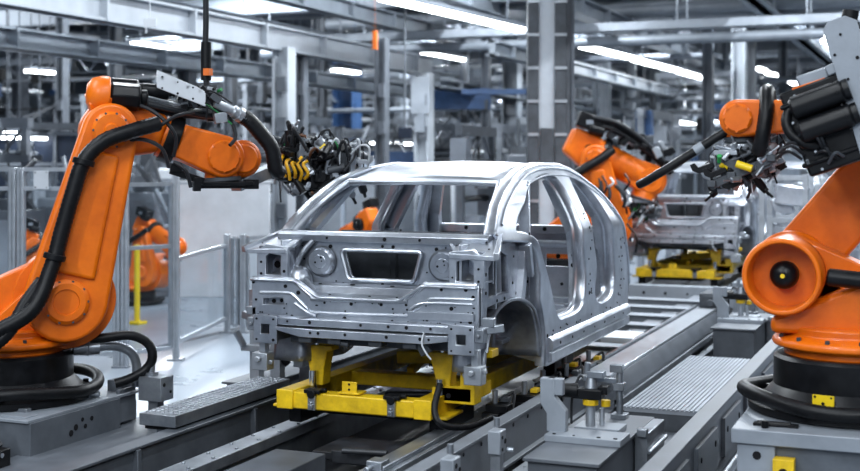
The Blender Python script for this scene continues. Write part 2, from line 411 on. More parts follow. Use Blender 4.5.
# ---- robot at the left of the line
R1 = robot('industrial_robot', 'large orange robot arm left of the car body, its gripper reaching the rear window', (-6.13, 7.10, .59), (1.73, 1.5), (.36, .70), (.66, 1.88), (.56, 2.03), (1.48, 1.70), rS=.33, ra=.138, Lh=.52)
NB = R1['NB']; root = R1['root']; fh = R1['fh']; ax = R1['ax']; u = R1['u']; v = R1['v']
tip = wrist_hand(R1, (.06, 0, -1), .15)
b = NB(); b.cyl((1.64, -.06, 1.685), (1.64, .15, 1.685), .14, ch=.02, n=32); b.cyl((1.64, -.09, 1.685), (1.64, -.05, 1.685), .11, ch=.012, n=32); b.bar((1.5, .04, 1.70), (1.64, .04, 1.69), .16, .17, up=(0, 0, 1))
for k in range(8): q = V((1.64+.12*cos(pi*k/4), -.06, 1.685+.12*sin(pi*k/4))); b.cyl(q, q+V((0, -.01, 0)), .008, n=6)
b.obj('wrist_gearbox', ORANGE, root, bevel=.012)
b = NB(); b.box(tip+V((.0, 0, -.015)), (.42, .34, .03)); b.cyl(tip+V((-.2, -.12, -.03)), tip+V((.24, -.12, -.03)), .02); b.box(tip+V((.2, -.1, -.02)), (.1, .1, .07))
b.obj('mounting_plate', BLACK, root, bevel=.005)
welding_tool(R1, (2.32, .40, 1.62), (.64, .5, .54), 11, tip+V((.1, 0, -.03)), .12, 95, sz=1.25)
# rear lobe and motor on top
b = NB(); c = V((.66, -.22, 2.13)); d = V((.98, 0, -.06)).normalized()
b.lathe([(0, -.16), (.07, -.155), (.115, -.12), (.135, -.06), (.135, .0), (0, .0)], c, d, 28); b.bar(c+d*-.06, V((.66, -.12, 1.93)), .2, .2, up=(0, 1, 0)); lobe = b.obj('gear_housing', ORANGE, root, bevel=.01)
b = NB(); b.lathe([(0, 0), (.085, 0), (.1, .015), (.1, .2), (.085, .215), (0, .215)], c+d*.0, d, 8); b.lathe([(.06, .215), (.06, .26), (.03, .27), (0, .27)], c, d, 16); b.obj('axis_motor', MOTOR, lobe, bevel=.008)
b = NB()
for s, o, t in ((.12, .0, .02), (.12, .09, .02), (.0, .06, .23)):
    q = c+V((0, s+.1, o)); b.cyl(q+d*t, q+d*(t+.2), .055, n=16, ch=.01)
    b.cyl(q+d*(t+.2), q+d*(t+.24), .03, n=12)
b.obj('axis_motor', MOTOR, root)
# hose going down the link
b = NB(); hose = [(-.2, -.62, .5), (.12, -.58, .66), (.26, -.52, .95), (.33, -.5, 1.2), (.4, -.5, 1.45), (.47, -.5, 1.66), (.6, -.5, 1.8), (.78, -.48, 1.87), (.98, -.4, 1.93)]
b.tube(hose, .052, 14, 8, corr=.07, pitch=.024); dp = b.obj('dress_pack_hose', RUBBER, root)
b = NB(); b.tube([(-.35, -.55, .3), (-.05, -.6, .5), (.1, -.52, .72), (.2, -.45, .85)], .045, 12, 8, corr=.07, pitch=.024); b.obj('dress_pack_hose', RUBBER, root)
for p, q in (((.47, -.5, 1.66), (.52, -.38, 1.66)), ((.28, -.52, 1.02), (.34, -.38, 1.02))):
    b = NB(); b.lathe([(.058, -.02), (.075, -.02), (.075, .02), (.058, .02)], p, (.25, 0, .95), 20); b.bar(p, q, .05, .04); b.box(V(q), (.07, .05, .06)); b.obj('hose_clamp', BLACK, dp, bevel=.004)
# cable tray on top of the forearm, cable cluster, hose to the tool
b = NB(); t1, t2 = V((.98, -.27, 2.245)), V((1.34, -.27, 2.125))
b.prism([(0, -.06), (.36, -.075), (.36, .03), (.3, .045), (0, .065)], lambda p: t1+(t2-t1).normalized()*p[0]+V((0, -.06, p[1])), lambda p: t1+(t2-t1).normalized()*p[0]+V((0, -.04, p[1])))
for k in range(4): b.bar(t1+(t2-t1)*(.1+.25*k)+V((0, -.06, .02)), t1+(t2-t1)*(.1+.25*k)+V((0, .2, .02)), .03, .03)
b.dots([t1+(t2-t1)*k+V((0, -.06, z)) for k in (.1, .4, .7, .95) for z in (-.05, .03)], (0, -1, 0), .008)
tray = b.obj('cable_bracket', [WHITEP, HOLE], root, bevel=.004)
rnd = random.Random(3)
for k in range(12):
    y = -.2+.025*k; z = rnd.uniform(-.04, .08)
    b = NB(); b.tube([ax(.05, .14, y), ax(.25, .17+z, y-.02), ax(.5, .2+z, y), ax(.72, .24+z*.6, y*.6), ax(.86, .27, y*.4)], rnd.choice([.012, .018, .024]), 8, 5)
    b.obj('cable', rnd.choice([CABLE, CABLE, CABLE, DGREY, ALU]), tray)
for k in range(44):
    p = V((rnd.uniform(1.18, 1.47), rnd.uniform(-.26, .15), rnd.uniform(1.98, 2.22))); b = NB()
    if k % 3: b.box(p, (rnd.uniform(.04, .09),)*2+(rnd.uniform(.03, .08),), M.Rotation(rnd.uniform(0, 3), 3, 'Y')); b.obj('valve_block', rnd.choice([BLACK, BLACK, DGREY, ALU]), tray, bevel=.004)
    else: b.cyl(p, p+V((.03, -.05, .02)), .012, n=12); b.obj('connector', rnd.choice([GREEN, BLACK, ALU, BLACK, DGREY]), tray)
for k in range(9):
    a = V((rnd.uniform(1.18, 1.4), -.15, rnd.uniform(2.05, 2.22))); e = V((rnd.uniform(1.3, 1.55), -.2, rnd.uniform(1.92, 2.15)))
    b = NB(); b.tube([a, a.lerp(e, .5)+V((0, -.05, rnd.uniform(-.02, .06))), e], .007, 7, 6); b.obj('air_hose', rnd.choice([CABLE, GREEN, CABLE, CABLE]), tray)
b = NB(); b.cyl((1.40, -.24, 2.09), (1.54, -.22, 2.03), .034, n=16); b.cyl((1.53, -.22, 2.035), (1.64, -.19, 1.98), .046, n=16, ch=.01); b.cyl((1.57, -.21, 2.015), (1.60, -.20, 2.0), .056, n=16); b.obj('hose_coupling', ALU, root)
b = NB(); b.tube([(1.60, -.19, 2.0), (1.66, -.18, 1.965), (1.74, -.18, 1.88), (1.83, -.18, 1.76), (1.86, -.16, 1.62), (1.9, -.1, 1.58)], .055, 14, 8, corr=.07, pitch=.024); b.obj('dress_pack_hose', RUBBER, root)
for k, pts in enumerate(([(.75, -.2, 2.1), (.95, -.32, 2.02), (1.1, -.36, 1.86), (1.1, -.3, 1.7)], [(.8, -.3, 1.95), (.95, -.38, 1.9), (1.1, -.36, 1.98), (1.25, -.25, 2.02)], [(.7, -.3, 1.78), (.85, -.4, 1.82), (1.0, -.4, 1.76), (1.06, -.35, 1.62)], [(1.1, -.3, 1.66), (1.18, -.33, 1.6), (1.22, -.3, 1.48)], [(1.52, -.15, 2.0), (1.55, -.25, 1.85), (1.5, -.3, 1.78)])):
    b = NB(); b.tube(pts, .014, 8, 6); b.obj('cable', CABLE, root)
b = NB(); b.bar((1.08, -.25, 1.60), (1.32, -.25, 1.52), .035, .05); b.box((1.12, -.25, 1.62), (.08, .08, .06)); b.box((1.27, -.25, 1.5), (.05, .09, .1)); b.obj('sensor_bracket', BLACK, root, bevel=.004)

# ---- robot at the right of the line
R3 = robot('industrial_robot', 'orange robot arm at the right edge with open shoulder ring and black motors', (-.54, 7.75, .80), (-1, 0.0), (.345, .795), (-.40, 1.70), (-.58, 1.75), (.62, 1.71), rS=.225, ra=.10)
NB = R3['NB']; root = R3['root']; ax = R3['ax']
tip = wrist_hand(R3, (-.0, 0, -1), .11)
b = NB(); b.cyl(tip, tip+V((0, 0, -.05)), .1, n=24, ch=.01); b.box(tip+V((0, 0, -.06)), (.3, .22, .03)); b.obj('mounting_plate', ALU, root, bevel=.005)
welding_tool(R3, (.61, 0, 1.42), (.42, .4, .26), 21, tip+V((0, 0, -.06)), .42, 85, yel=False, sz=.72)
b = NB(); b.cyl((.53, .2, 1.41), (.62, .2, 1.44), .022, n=16); b.obj('yellow_cylinder', YBRIGHT, root)
# motor pack on the left of the elbow
mp = NB(); Q = M.Rotation(radians(20), 3, 'Y')
mc = V((.10, .3, 1.66)); mp.box(mc, (.36, .2, .5), Q)
for k in (-.18, .0, .17): mp.box(mc+Q @ V((-.0, .02, k)), (.40, .2, .03), Q)
pack = mp.obj('motor_pack', MOTOR, root, bevel=.02)
for k in (.14, .0):
    b = NB(); a = mc+Q @ V((.14, .14, k)); e = mc+Q @ V((-.16, .14, k)); b.cyl(a, e, .068, n=20, ch=.015); b.cyl(e, e+(e-a).normalized()*.03, .06, n=16)
    for s in range(6):
        q = a.lerp(e, .88)+Q @ V((0, .078*cos(s), .078*sin(s))); b.cyl(q, q+V((0, .01, 0)), .007, n=6)
    b.obj('axis_motor', MOTOR, pack)
b = NB()
for k in range(14):
    q = mc+Q @ V((rnd.choice([-.16, .16, .1, -.08]), .105, rnd.uniform(-.24, .24))); b.cyl(q, q+V((0, .014, 0)), .008, n=6)
b.obj('bolts', ALU, pack)
b = NB(); b.box((.17, .3, 1.925), (.17, .18, .07), M.Rotation(radians(18), 3, 'Y')); b.obj('junction_cover', LGREY, pack, bevel=.012)
b = NB(); b.box((.19, .3, 1.885), (.19, .19, .02), M.Rotation(radians(18), 3, 'Y')); b.obj('cover_rim', ORANGE, pack, bevel=.004)
b = NB(); b.box((.05, .32, 1.975), (.10, .17, .06), M.Rotation(radians(24), 3, 'Y')); b.obj('cover_plate', LGREY, pack, bevel=.008)
# perforated carrier plate behind the motors
b = NB(); pl = [(-.10, -.52), (.08, -.52), (.08, .5), (.03, .54), (-.06, .54), (-.10, .5)]
Qp = M.Rotation(radians(16), 3, 'Y'); pcn = V((-.125, .41, 1.73))
b.plate(pl, [], .025, lambda x, y, w: pcn+Qp @ V((-x, w, y)), .003)
b.dots([pcn+Qp @ V((x, .014, z)) for x, z in ((.02, .45), (-.03, .3), (.08, .35), (.05, .2), (-.02, .0), (.09, .02), (.06, -.15), (-.03, -.28), (.07, -.35), (0, -.45))], (0, 1, 0), .011)
b.obj('carrier_plate', [LGREY, HOLE], root)
b = NB(); b.cyl((.0, .32, 2.16), (-.02, .32, 2.24), .055, n=18); b.cyl((-.02, .32, 2.24), (-.03, .32, 2.3), .045, n=18); b.obj('hose_end', RUBBER, root)
# hoses
b = NB(); b.tube([(.10, .38, 1.54), (.20, .42, 1.55), (.285, .42, 1.61), (.31, .4, 1.70), (.26, .36, 1.79), (.16, .32, 1.83), (.06, .25, 1.82)], .029, 12, 8, corr=.07, pitch=.02); b.obj('dress_pack_hose', RUBBER, root)
b = NB(); b.tube([(.5, .17, 1.50), (.47, .2, 1.6), (.45, .18, 1.75), (.46, .08, 1.86), (.47, -.06, 1.86), (.47, -.16, 1.75), (.46, -.1, 1.6)], .042, 12, 8, corr=.07, pitch=.02); b.obj('dress_pack_hose', RUBBER, root)
b = NB(); b.tube([(.66, .02, 1.66), (.76, .04, 1.60), (.88, .06, 1.52), (1.02, .08, 1.43), (1.12, .08, 1.37), (1.19, .06, 1.33), (1.24, .03, 1.31)], .027, 12, 8); b.obj('dress_pack_hose', RUBBER, root)
for t in (0.86, 1.0): 
    b = NB(); z = 1.535-(t-.86)*.66; b.cyl((t-.02, .057, z+.013), (t+.03, .066, z-.02), .031, n=14); b.obj('hose_marker', LGREY, root)
for k in range(10):
    a = V((rnd.uniform(.0, .25), .42, rnd.uniform(1.42, 1.6))); e = a+V((rnd.uniform(.02, .16), rnd.uniform(-.05, .05), rnd.uniform(-.08, .12)))
    b = NB(); b.tube([a, a.lerp(e, .5)+V((0, .05, .04)), e], .009, 7, 6); b.obj('cable', rnd.choice([CABLE, CABLE, CABLE, DGREY]), root)
# black cylinder on the right of the housing, yellow plate on the base
b = NB(); b.cyl((.10, .3, .80), (-.25, .3, .77), .05, n=20, ch=.012); b.obj('balance_cylinder', BLACK, root)
b = NB(); b.prism([(-.34, .46), (.42, .46), (.42, .55), (.2, .64), (-.14, .80), (-.3, .66)], lambda p: (p[0], .0, p[1]), lambda p: (p[0], .25, p[1])); b.obj('carousel_flank', ORANGE, root, bevel=.03)
b = NB()
a0 = radians(77)
Rz = M.Rotation(a0, 3, 'Z'); b.box(Rz @ V((.47, 0, .085))+V((0, 0, .02)), (.012, .12, .10), Rz)
b.dots([Rz @ V((.476, y, z)) for y in (-.045, .045) for z in (.07, .145)]+[Rz @ V((.476, 0, .11))], Rz @ V((1, 0, 0)), .008)
b.obj('warning_plate', [YBRIGHT, HOLE], root)

# ---- robot between the two bodies
R2 = robot('industrial_robot', 'orange robot arm behind the near car body, working on the second body', (-4.95, 17.0, .60), (.925, .381), (.45, .80), (.36, 1.70), (.02, 1.97), (1.16, 1.40), rS=.42, ra=.20)
NB = R2['NB']; root = R2['root']; ax = R2['ax']
tip = wrist_hand(R2, (-.32, 0, -1), .27)
b = NB(); b.dots([V((.30, -.175, 1.83))], (0, -1, 0), .075, 20, .004); b.obj('access_hole', [HOLE, HOLE], R2['fh'])
b = NB(); b.box(tip, (.34, .3, .05)); b.obj('mounting_plate', ALU, root, bevel=.006)
welding_tool(R2, (1.0, 0, .96), (.62, .4, .2), 31, tip, .1, 40, yel=False)
b = NB(); b.box((.32, -.12, 2.2), (.36, .26, .22), M.Rotation(radians(20), 3, 'Y')); b.cyl((.3, -.2, 2.12), (.5, -.2, 2.06), .08, n=16); b.obj('motor_pack', MOTOR, root, bevel=.02)
b = NB(); b.box((.3, -.252, 2.2), (.1, .006, .06)); b.obj('motor_label', LGREY, root)
for k in range(16):
    y = -.25+.03*k; b = NB(); z = rnd.uniform(-.05, .1)
    b.tube([ax(.15, .34+z, y), ax(.45, .42+z, y-.04), ax(.8, .40+z, y), ax(1.15, .34+z*.5, y*.7), ax(1.5, .22, y*.6)], rnd.choice([.024, .03, .04]), 8, 5)
    b.obj('cable', rnd.choice([CABLE, CABLE, BLACK, DGREY, ALU, CABLE]), root)
for k in range(34):
    p = ax(rnd.uniform(.3, 1.45), rnd.uniform(.28, .52), rnd.uniform(-.3, .2)); b = NB(); b.box(p, (rnd.uniform(.06, .16), .08, rnd.uniform(.05, .12)), M.Rotation(rnd.uniform(0, 3), 3, 'Y'))
    b.obj('valve_block', rnd.choice([BLACK, DGREY, ALU, BLACK]), root, bevel=.006)
b = NB(); b.tube([(-.2, -.5, 1.1), (-.1, -.52, 1.3), (.1, -.48, 1.5), (.4, -.42, 1.68), (.6, -.36, 1.82)], .06, 12, 8, corr=.07, pitch=.03); b.obj('dress_pack_hose', RUBBER, root)
for k in range(14):
    a = V((rnd.uniform(.3, .8), -.45, rnd.uniform(.8, 1.5))); e = a+V((rnd.uniform(-.15, .15), -.02, rnd.uniform(-.4, -.1))); b = NB()
    b.tube([a, a.lerp(e, .5)+V((.06, -.06, 0)), e], rnd.choice([.015, .025]), 7, 6); b.obj('cable', rnd.choice([CABLE, ALU, BLACK, WHITEP]), root)
# ---------------------------------------------------------------- car body shell; local x across, y forward from the rear, z above the hall floor
CX, CY = -3.6, 7.6
def tumble(z): return .26*(max(0., z-1.7)/.5)**1.2
rc = random.Random(5)
def car_body(label, cat='car body'):
    T = M.Translation((CX, CY, 0)); root = thing('car_body', label, cat, (CX, CY, .8))
    N = lambda: B(T)
    # --- side frames
    outer = [(.33, 1.77), (.44, 1.86), (.57, 1.945), (.77, 2.04), (.99, 2.12), (1.2, 2.168), (1.43, 2.203), (1.83, 2.235), (2.36, 2.228), (2.6, 2.19), (2.75, 2.15), (3.06, 2.03), (3.24, 1.89), (3.36, 1.74), (3.46, 1.6), (3.55, 1.42), (3.585, 1.19), (3.56, 1.0), (3.5, .88), (3.46, .80), (1.13, .79), (1.06, .80), (1.07, .92), (1.05, 1.06), (1.0, 1.18), (.94, 1.28), (.95, 1.45), (.88, 1.62), (.76, 1.70), (.6, 1.715), (.36, 1.73)]
    rear = [tuple(p)[:2] for p in cr([(1.40, 2.12, 0), (1.65, 2.155, 0), (1.9, 2.16, 0), (2.08, 2.11, 0), (2.12, 1.9, 0), (2.09, 1.67, 0), (2.16, 1.4, 0), (2.12, 1.18, 0), (1.98, 1.09, 0), (1.6, 1.07, 0), (1.36, 1.11, 0), (1.16, 1.38, 0), (1.0, 1.56, 0), (.88, 1.70, 0), (.74, 1.75, 0), (.64, 1.765, 0), (.63, 1.795, 0), (.75, 1.88, 0), (1.0, 1.99, 0), (1.22, 2.075, 0)], 4, True)]
    front = [tuple(p)[:2] for p in cr([(2.42, 2.14, 0), (2.6, 2.12, 0), (2.78, 2.05, 0), (2.93, 1.88, 0), (3.04, 1.62, 0), (3.1, 1.32, 0), (3.04, 1.14, 0), (2.85, 1.08, 0), (2.57, 1.08, 0), (2.42, 1.18, 0), (2.47, 1.41, 0), (2.36, 1.66, 0), (2.34, 1.94, 0)], 4, True)]
    for sg, nm in ((1, 'R'), (-1, 'L')):
        fm = lambda y, z, w: (sg*(.885-tumble(z)-.085*max(0, (.95-y)/.6)*(z > 1.55)+w), y, z)
        b = N(); b.plate(outer, [rear, front], .085, fm, .014, cuts=[(1, z) for z in (1.7, 1.8, 1.9, 2.0, 2.1, 2.18)])
        hs = [(y, z) for y, z in ((2.26, 1.35), (2.28, 1.55), (2.27, 1.72), (2.24, 1.2), (.8, 1.75), (1.1, 1.0), (3.3, 1.5), (3.32, 1.3), (3.2, 1.1))]
        b.dots([fm(y, z, .042) for y, z in hs], (sg, 0, 0), .014)
        b.dots([fm(2.27+rc.uniform(-.05, .05), rc.uniform(1.1, 1.9), .044) for k in range(14)]+[fm(3.3+rc.uniform(-.08, .12), rc.uniform(1.05, 1.6), .044) for k in range(12)]+[fm(rc.uniform(1.2, 3.3), rc.uniform(.99, 1.03), .044) for k in range(14)], (sg, 0, 0), .007)
        sf = b.obj('side_frame', [BODY, HOLE], root, ang=50)
        # creases round the door openings, inner flange, sill ribs
        b = N()
        for loop, k in ((rear, 1.0), (front, 1.0)):
            pts = [V(fm(y, z, -.05)) for y, z in loop]; b.tube(pts+[pts[0]], .022, 6, 1, smooth=False)
        b.obj('door_flange', BODY, sf)
        b = N()
        def sweep(path, w, h):
            for p, q in zip(path, path[1:]): b.bar(p, q, w, h)
        pts = [V(fm(y, z-.035, .045)) for y, z in outer[1:17]]; b.tube(pts, .013, 6, 3)
        pts = [V(fm(y, z-.09, .043)) for y, z in outer[5:14]]; b.tube(pts, .008, 6, 3)
        b.obj('roof_rail_bead', BODY, sf)
        b = N()
        b.prism([(.90, .80), (.955, .81), (.955, .87), (.935, .885), (.965, .90), (.965, .96), (.94, .985), (.90, .99)], lambda p: (sg*p[0], 1.12, p[1]), lambda p: (sg*p[0], 3.5, p[1]))
        b.prism([(.6, .86), (.86, .80), (.9, .80), (.9, 1.05), (.66, 1.05)], lambda p: (sg*p[0], 1.1, p[1]), lambda p: (sg*p[0], 3.5, p[1]))
        b.dots([(sg*.967, 1.3+.32*k, .93) for k in range(7)], (sg, 0, 0), .01)
        b.obj('sill', [BODY, HOLE], root, bevel=.006)
        # inner pillar boxes
        for path in ([(2.27, .92), (2.30, 1.4), (2.21, 1.7), (2.23, 2.12)], [(3.28, .95), (3.25, 1.4), (3.1, 1.8), (2.8, 2.1)], [(.72, 1.3), (.78, 1.5), (.80, 1.68)]):
            b = N()
            for p, q in zip(path, path[1:]): b.bar((sg*(.81-tumble(p[1])), *p), (sg*(.81-tumble(q[1])), *q), .08, .12, up=(sg, 0, 0))
            m_ = path[0][0]; b.dots([(sg*.748, m_+.02, z) for z in (1.4, 1.55, 1.66)], (-sg, 0, 0), .022)
            b.dots([(sg*.80, m_-.066, z) for z in (1.42, 1.5, 1.6, 1.66)], (0, -1, 0), .016)
            b.obj('inner_pillar', [BODY, HOLE], root, bevel=.012)
        # thin quarter pillar inside the rear door opening
        b = N(); b.bar((sg*.87, .76, 1.66), (sg*.70, 1.27, 2.09), .045, .075, up=(sg, 0, 0)); b.bar((sg*.87, .76, 1.68), (sg*.86, .86, 1.45), .05, .08, up=(sg, 0, 0)); b.dots([(sg*.895, .80, 1.66), (sg*.84, .96, 1.8)], (sg, -.3, 0), .014); b.obj('quarter_pillar', [BODY, HOLE], root, bevel=.008)
        # roof side rails (window surround at the C pillar)
        b = N(); pts = [(sg*.735, .34, 1.75), (sg*.685, .56, 1.90), (sg*.645, .8, 2.02), (sg*.60, 1.0, 2.10)]
        b.tube(pts, .026, 10, 8); b.obj('window_flange', BODY, root)
        # quarter inner panel with a recess
        b = N(); fo = lambda y, z, w: (sg*(.80+w), y, z)
        b.plate([(.03, 1.16), (.09, 1.16), (.10, 1.31), (.4, 1.32), (.98, 1.30), (1.0, 1.5), (.84, 1.66), (.62, 1.71), (.03, 1.66)], [[(.13, 1.36), (.13, 1.56), (.34, 1.67), (.52, 1.62), (.54, 1.36)], circ((.82, 1.56), .055, 14)[::-1] and [(.82+.045*cos(2*pi*k/14), 1.55+.085*sin(2*pi*k/14)) for k in range(14)]], .05, fo, .01)
        b.dots([fo(y, z, .026) for y, z in ((.08, 1.4), (.08, 1.52), (.62, 1.42), (.64, 1.6), (.95, 1.4), (.3, 1.33), (.45, 1.33), (.7, 1.34))], (sg, 0, 0), .012)
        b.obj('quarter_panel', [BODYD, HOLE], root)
        b = N(); b.box((sg*.66, .36, 1.5), (.02, .62, .42)); b.bar((sg*.70, .40, 1.3), (sg*.70, .38, 1.7), .09, .08); b.bar((sg*.69, .22, 1.3), (sg*.69, .2, 1.66), .04, .05)
        b.box((sg*.68, .85, 1.5), (.02, .34, .42)); b.dots([(sg*.672, .2, 1.5), (sg*.672, .48, 1.55), (sg*.672, .48, 1.42)], (sg, 0, 0), .02)
        b.obj('recess_panel', [BODY, HOLE], root, bevel=.006)
        # wheelhouse: half dome open to the outside, plus arch flange
        b = N()
        def dome(s, t):
            a = pi*s; r = .42 if t > .35 else .42*sin(pi/2*t/.35)
            e_ = .33+.11*min(1, max(0, .5-.9*cos(a))); x = .46+e_*t
            return (sg*x, .60-r*1.02*cos(a)+.0*t, .86+r*1.06*sin(a))
        b.grid(dome, 28, 14); b.dots([(sg*.50, .5, 1.1), (sg*.50, .72, 1.2), (sg*.5, .6, .98)], (sg, 0, 0), .018)
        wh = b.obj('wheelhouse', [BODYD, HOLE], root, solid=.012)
        b = N(); b.bar((sg*.56, .74, .90), (sg*.60, .74, 1.26), .06, .16); b.obj('strut_bracket', BODYD, wh, bevel=.006)
        b = N(); arch = [(sg*.86, .60-.42*cos(pi*k/20), .93+.40*sin(pi*k/20)) for k in range(21)]
        b.tube([(sg*(.79+.11*min(1, max(0, .5-.9*cos(pi*k/20)))), .60-.43*cos(pi*k/20), .86+.45*sin(pi*k/20)) for k in range(2, 20)], .012, 8, 2); b.obj('arch_flange', BODY, wh)
        # fender ledge running back from the pillar to the rear corner
        b = N(); q_ = [(.80, .40, 1.755), (.92, .0, 1.645), (.60, .0, 1.655), (.60, .30, 1.735)]; b.prism([0, 1, 2, 3], lambda i: (sg*q_[i][0], q_[i][1], q_[i][2]-.03), lambda i: (sg*q_[i][0], q_[i][1], q_[i][2]))
        b.bar((sg*.81, .42, 1.755), (sg*.93, -.01, 1.645), .035, .045)
        b.dots([(sg*.84, .1, 1.685), (sg*.78, .22, 1.718), (sg*.66, .1, 1.688)], (0, -.2, 1), .008)
        b.obj('corner_ledge', [BODY, HOLE], root, bevel=.006)
        # tail lamp pocket
        b = N(); fp = lambda x, z, w: (sg*x, .03+w, z)
        b.plate([(.60, 1.44), (.83, 1.44), (.83, 1.63), (.76, 1.68), (.60, 1.66)], [[(.64, 1.47), (.77, 1.47), (.77, 1.6), (.74, 1.625), (.64, 1.61)]], .035, fp, .006)
        b.dots([fp(x, z, -.019) for x, z in ((.80, 1.48), (.80, 1.56), (.62, 1.5))], (0, -1, 0), .009)
        tp = b.obj('lamp_pocket', [BODY, HOLE], root)
        b = N(); b.box((sg*.735, .20, 1.54), (.2, .02, .18)); b.box((sg*.64, .12, 1.54), (.012, .17, .18)); b.box((sg*.735, .12, 1.47), (.2, .17, .012)); b.dots([(sg*.70, .188, 1.55), (sg*.77, .188, 1.53)], (0, -1, 0), .022); b.obj('pocket_wall', [BODYD, HOLE], tp)
        # rail end with the square hole and the rail behind it
        b = N(); fe = lambda x, z, w: (sg*x, -.07+w, z)
        b.plate([(.63, 1.02), (.80, 1.02), (.80, 1.20), (.63, 1.20)], [[(.678, 1.075), (.752, 1.075), (.752, 1.15), (.678, 1.15)]], .03, fe, .006)
        b.dots([fe(x, z, -.017) for x in (.65, .78) for z in (1.04, 1.18)], (0, -1, 0), .009)
        re_ = b.obj('rail_end', [BODY, HOLE], root)
        b = N()
        for x, z, w, h in ((.715, 1.185, .13, .014), (.715, 1.035, .13, .014), (.655, 1.11, .014, .16), (.775, 1.11, .014, .16)): b.box((sg*x, .06, z), (w, .24, h))
        b.obj('rail', BODYD, re_)
        # bracket ears outside of the rail ends
        b = N(); b.bar((sg*.80, .0, 1.16), (sg*.96, .05, 1.185), .05, .05); b.box((sg*.83, -.03, 1.14), (.07, .08, .09)); b.cyl((sg*.83, -.07, 1.14), (sg*.83, -.09, 1.14), .015, n=8); b.box((sg*.87, .02, 1.22), (.08, .05, .06)); b.obj('bracket', STEEL, root, bevel=.006)
        b = N(); b.box((sg*.78, .02, .98), (.05, .06, .12)); b.box((sg*.78, .0, .88), (.12, .10, .12)); b.cyl((sg*.78, -.06, .90), (sg*.78, -.09, .90), .02, n=10); b.bar((sg*.70, .0, .87), (sg*.86, .0, .91), .03, .03); b.obj('locator', ALU, root, bevel=.005)
        # vertical corner post beside the wheelhouse
        b = N(); b.box((sg*.795, .05, 1.31), (.05, .06, .34)); b.dots([(sg*.795, .018, z) for z in (1.2, 1.27, 1.34, 1.41)], (0, -1, 0), .009); b.obj('corner_post', [BODY, HOLE], root, bevel=.006)
        # front: rail, strut tower, fender rail
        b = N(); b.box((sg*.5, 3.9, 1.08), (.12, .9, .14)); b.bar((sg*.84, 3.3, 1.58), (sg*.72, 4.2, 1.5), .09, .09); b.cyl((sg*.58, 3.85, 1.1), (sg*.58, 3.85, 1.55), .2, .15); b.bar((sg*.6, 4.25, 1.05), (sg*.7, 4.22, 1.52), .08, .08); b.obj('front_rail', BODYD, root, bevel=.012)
    # --- roof skin
    def roof(s, t):
        x = -1+2*s; y = 1.0+1.78*t; hw = .655-.03*t
        z = 2.252-.125*abs((y-1.98)/.98)**2.2-.028*x*x - (.03*max(0, abs(x)-.85)/.15)
        if t < .02: z -= .004
        return (x*hw, y-.06*(1-x*x)*(1 if t < .3 else 0)*(1-t/.3 if t < .3 else 0), z)
    b = N(); b.grid(roof, 26, 22); b.obj('roof_panel', BODY, root, solid=.012, ang=60)
    b = N(); b.tube([(x*.6, .985-.06*(1-x*x), 2.108-.01*x*x) for x in [-1+.2*k for k in range(11)]], .026, 8, 2); b.tube([(x*.58, 2.74, 2.13) for x in (-1, -.5, 0, .5, 1)], .03, 8, 2)
    for y in (1.5, 2.1): b.tube([(x*.62, y, 2.2-.03*x*x) for x in (-1, -.5, 0, .5, 1)], .025, 6, 3)
    b.obj('roof_bow', BODY, root)
    # --- lower window beam and shelf
    b = N(); b.prism([(.05, 1.70), (.03, 1.745), (.06, 1.768), (.12, 1.772), (.2, 1.75), (.52, 1.735), (.52, 1.70)], lambda p: (-.79, p[0]*.7+.20, p[1]-.004), lambda p: (.79, p[0]*.7+.20, p[1]-.004))
    b.dots([(x, .222, 1.722) for x in (-.4, .04, .3)], (0, -1, .1), .012); b.dots([(x, .4, 1.745) for x in (-.6, -.3, .0, .35, .6)], (0, 0, 1), .03)
    b.obj('window_beam', [BODY, HOLE], root, bevel=.01)
    # --- seat-back bulkhead with the trapezoid opening
    fb = lambda x, z, w: (x, .29+w, z)
    hole = [tuple(p)[:2] for p in cr([(-.285, 1.63, 0), (.0, 1.633, 0), (.285, 1.63, 0), (.27, 1.54, 0), (.225, 1.45, 0), (.0, 1.443, 0), (-.225, 1.45, 0), (-.27, 1.54, 0)], 1, True)]
    def rnd_poly(P, r=.03, n=4):
        out = []
        for i, p in enumerate(P):
            p = V((*p, 0)); a = V((*P[i-1], 0)); c = V((*P[(i+1) % len(P)], 0)); d1 = (a-p).normalized()*r+p; d2 = (c-p).normalized()*r+p
            for k in range(n+1):
                t = k/n; q = d1*(1-t)**2+p*2*t*(1-t)+d2*t*t; out.append((q.x, q.y))
        return out
    H = rnd_poly([(-.29, 1.635), (.29, 1.635), (.235, 1.445), (-.235, 1.445)])
    b = N(); b.plate([(-.82, 1.28), (.82, 1.28), (.82, 1.70), (-.82, 1.70)], [H], .02, fb, .004)
    b.dots([(-.62, .278, 1.42), (-.5, .278, 1.56), (.5, .278, 1.44), (.62, .278, 1.6), (-.3, .278, 1.40), (.0, .278, 1.41), (.28, .278, 1.41), (-.75, .278, 1.45), (.0, .278, 1.67), (.08, .278, 1.668), (-.4, .278, 1.66), (.4, .278, 1.66), (.38, .278, 1.42)], (0, -1, 0), .013)
    b.dots([(rc.choice([-1, 1])*rc.uniform(.33, .8), .278, rc.uniform(1.38, 1.68)) for k in range(40)], (0, -1, 0), .006)
    bh = b.obj('bulkhead', [BODY, HOLE], root)
    b = N(); P = [V((p[0]*1.05, .25, 1.54+(p[1]-1.54)*1.08)) for p in H]; b.tube(P+[P[0]], .016, 8, 1, smooth=False)
    b.obj('opening_rim', BODY, bh)
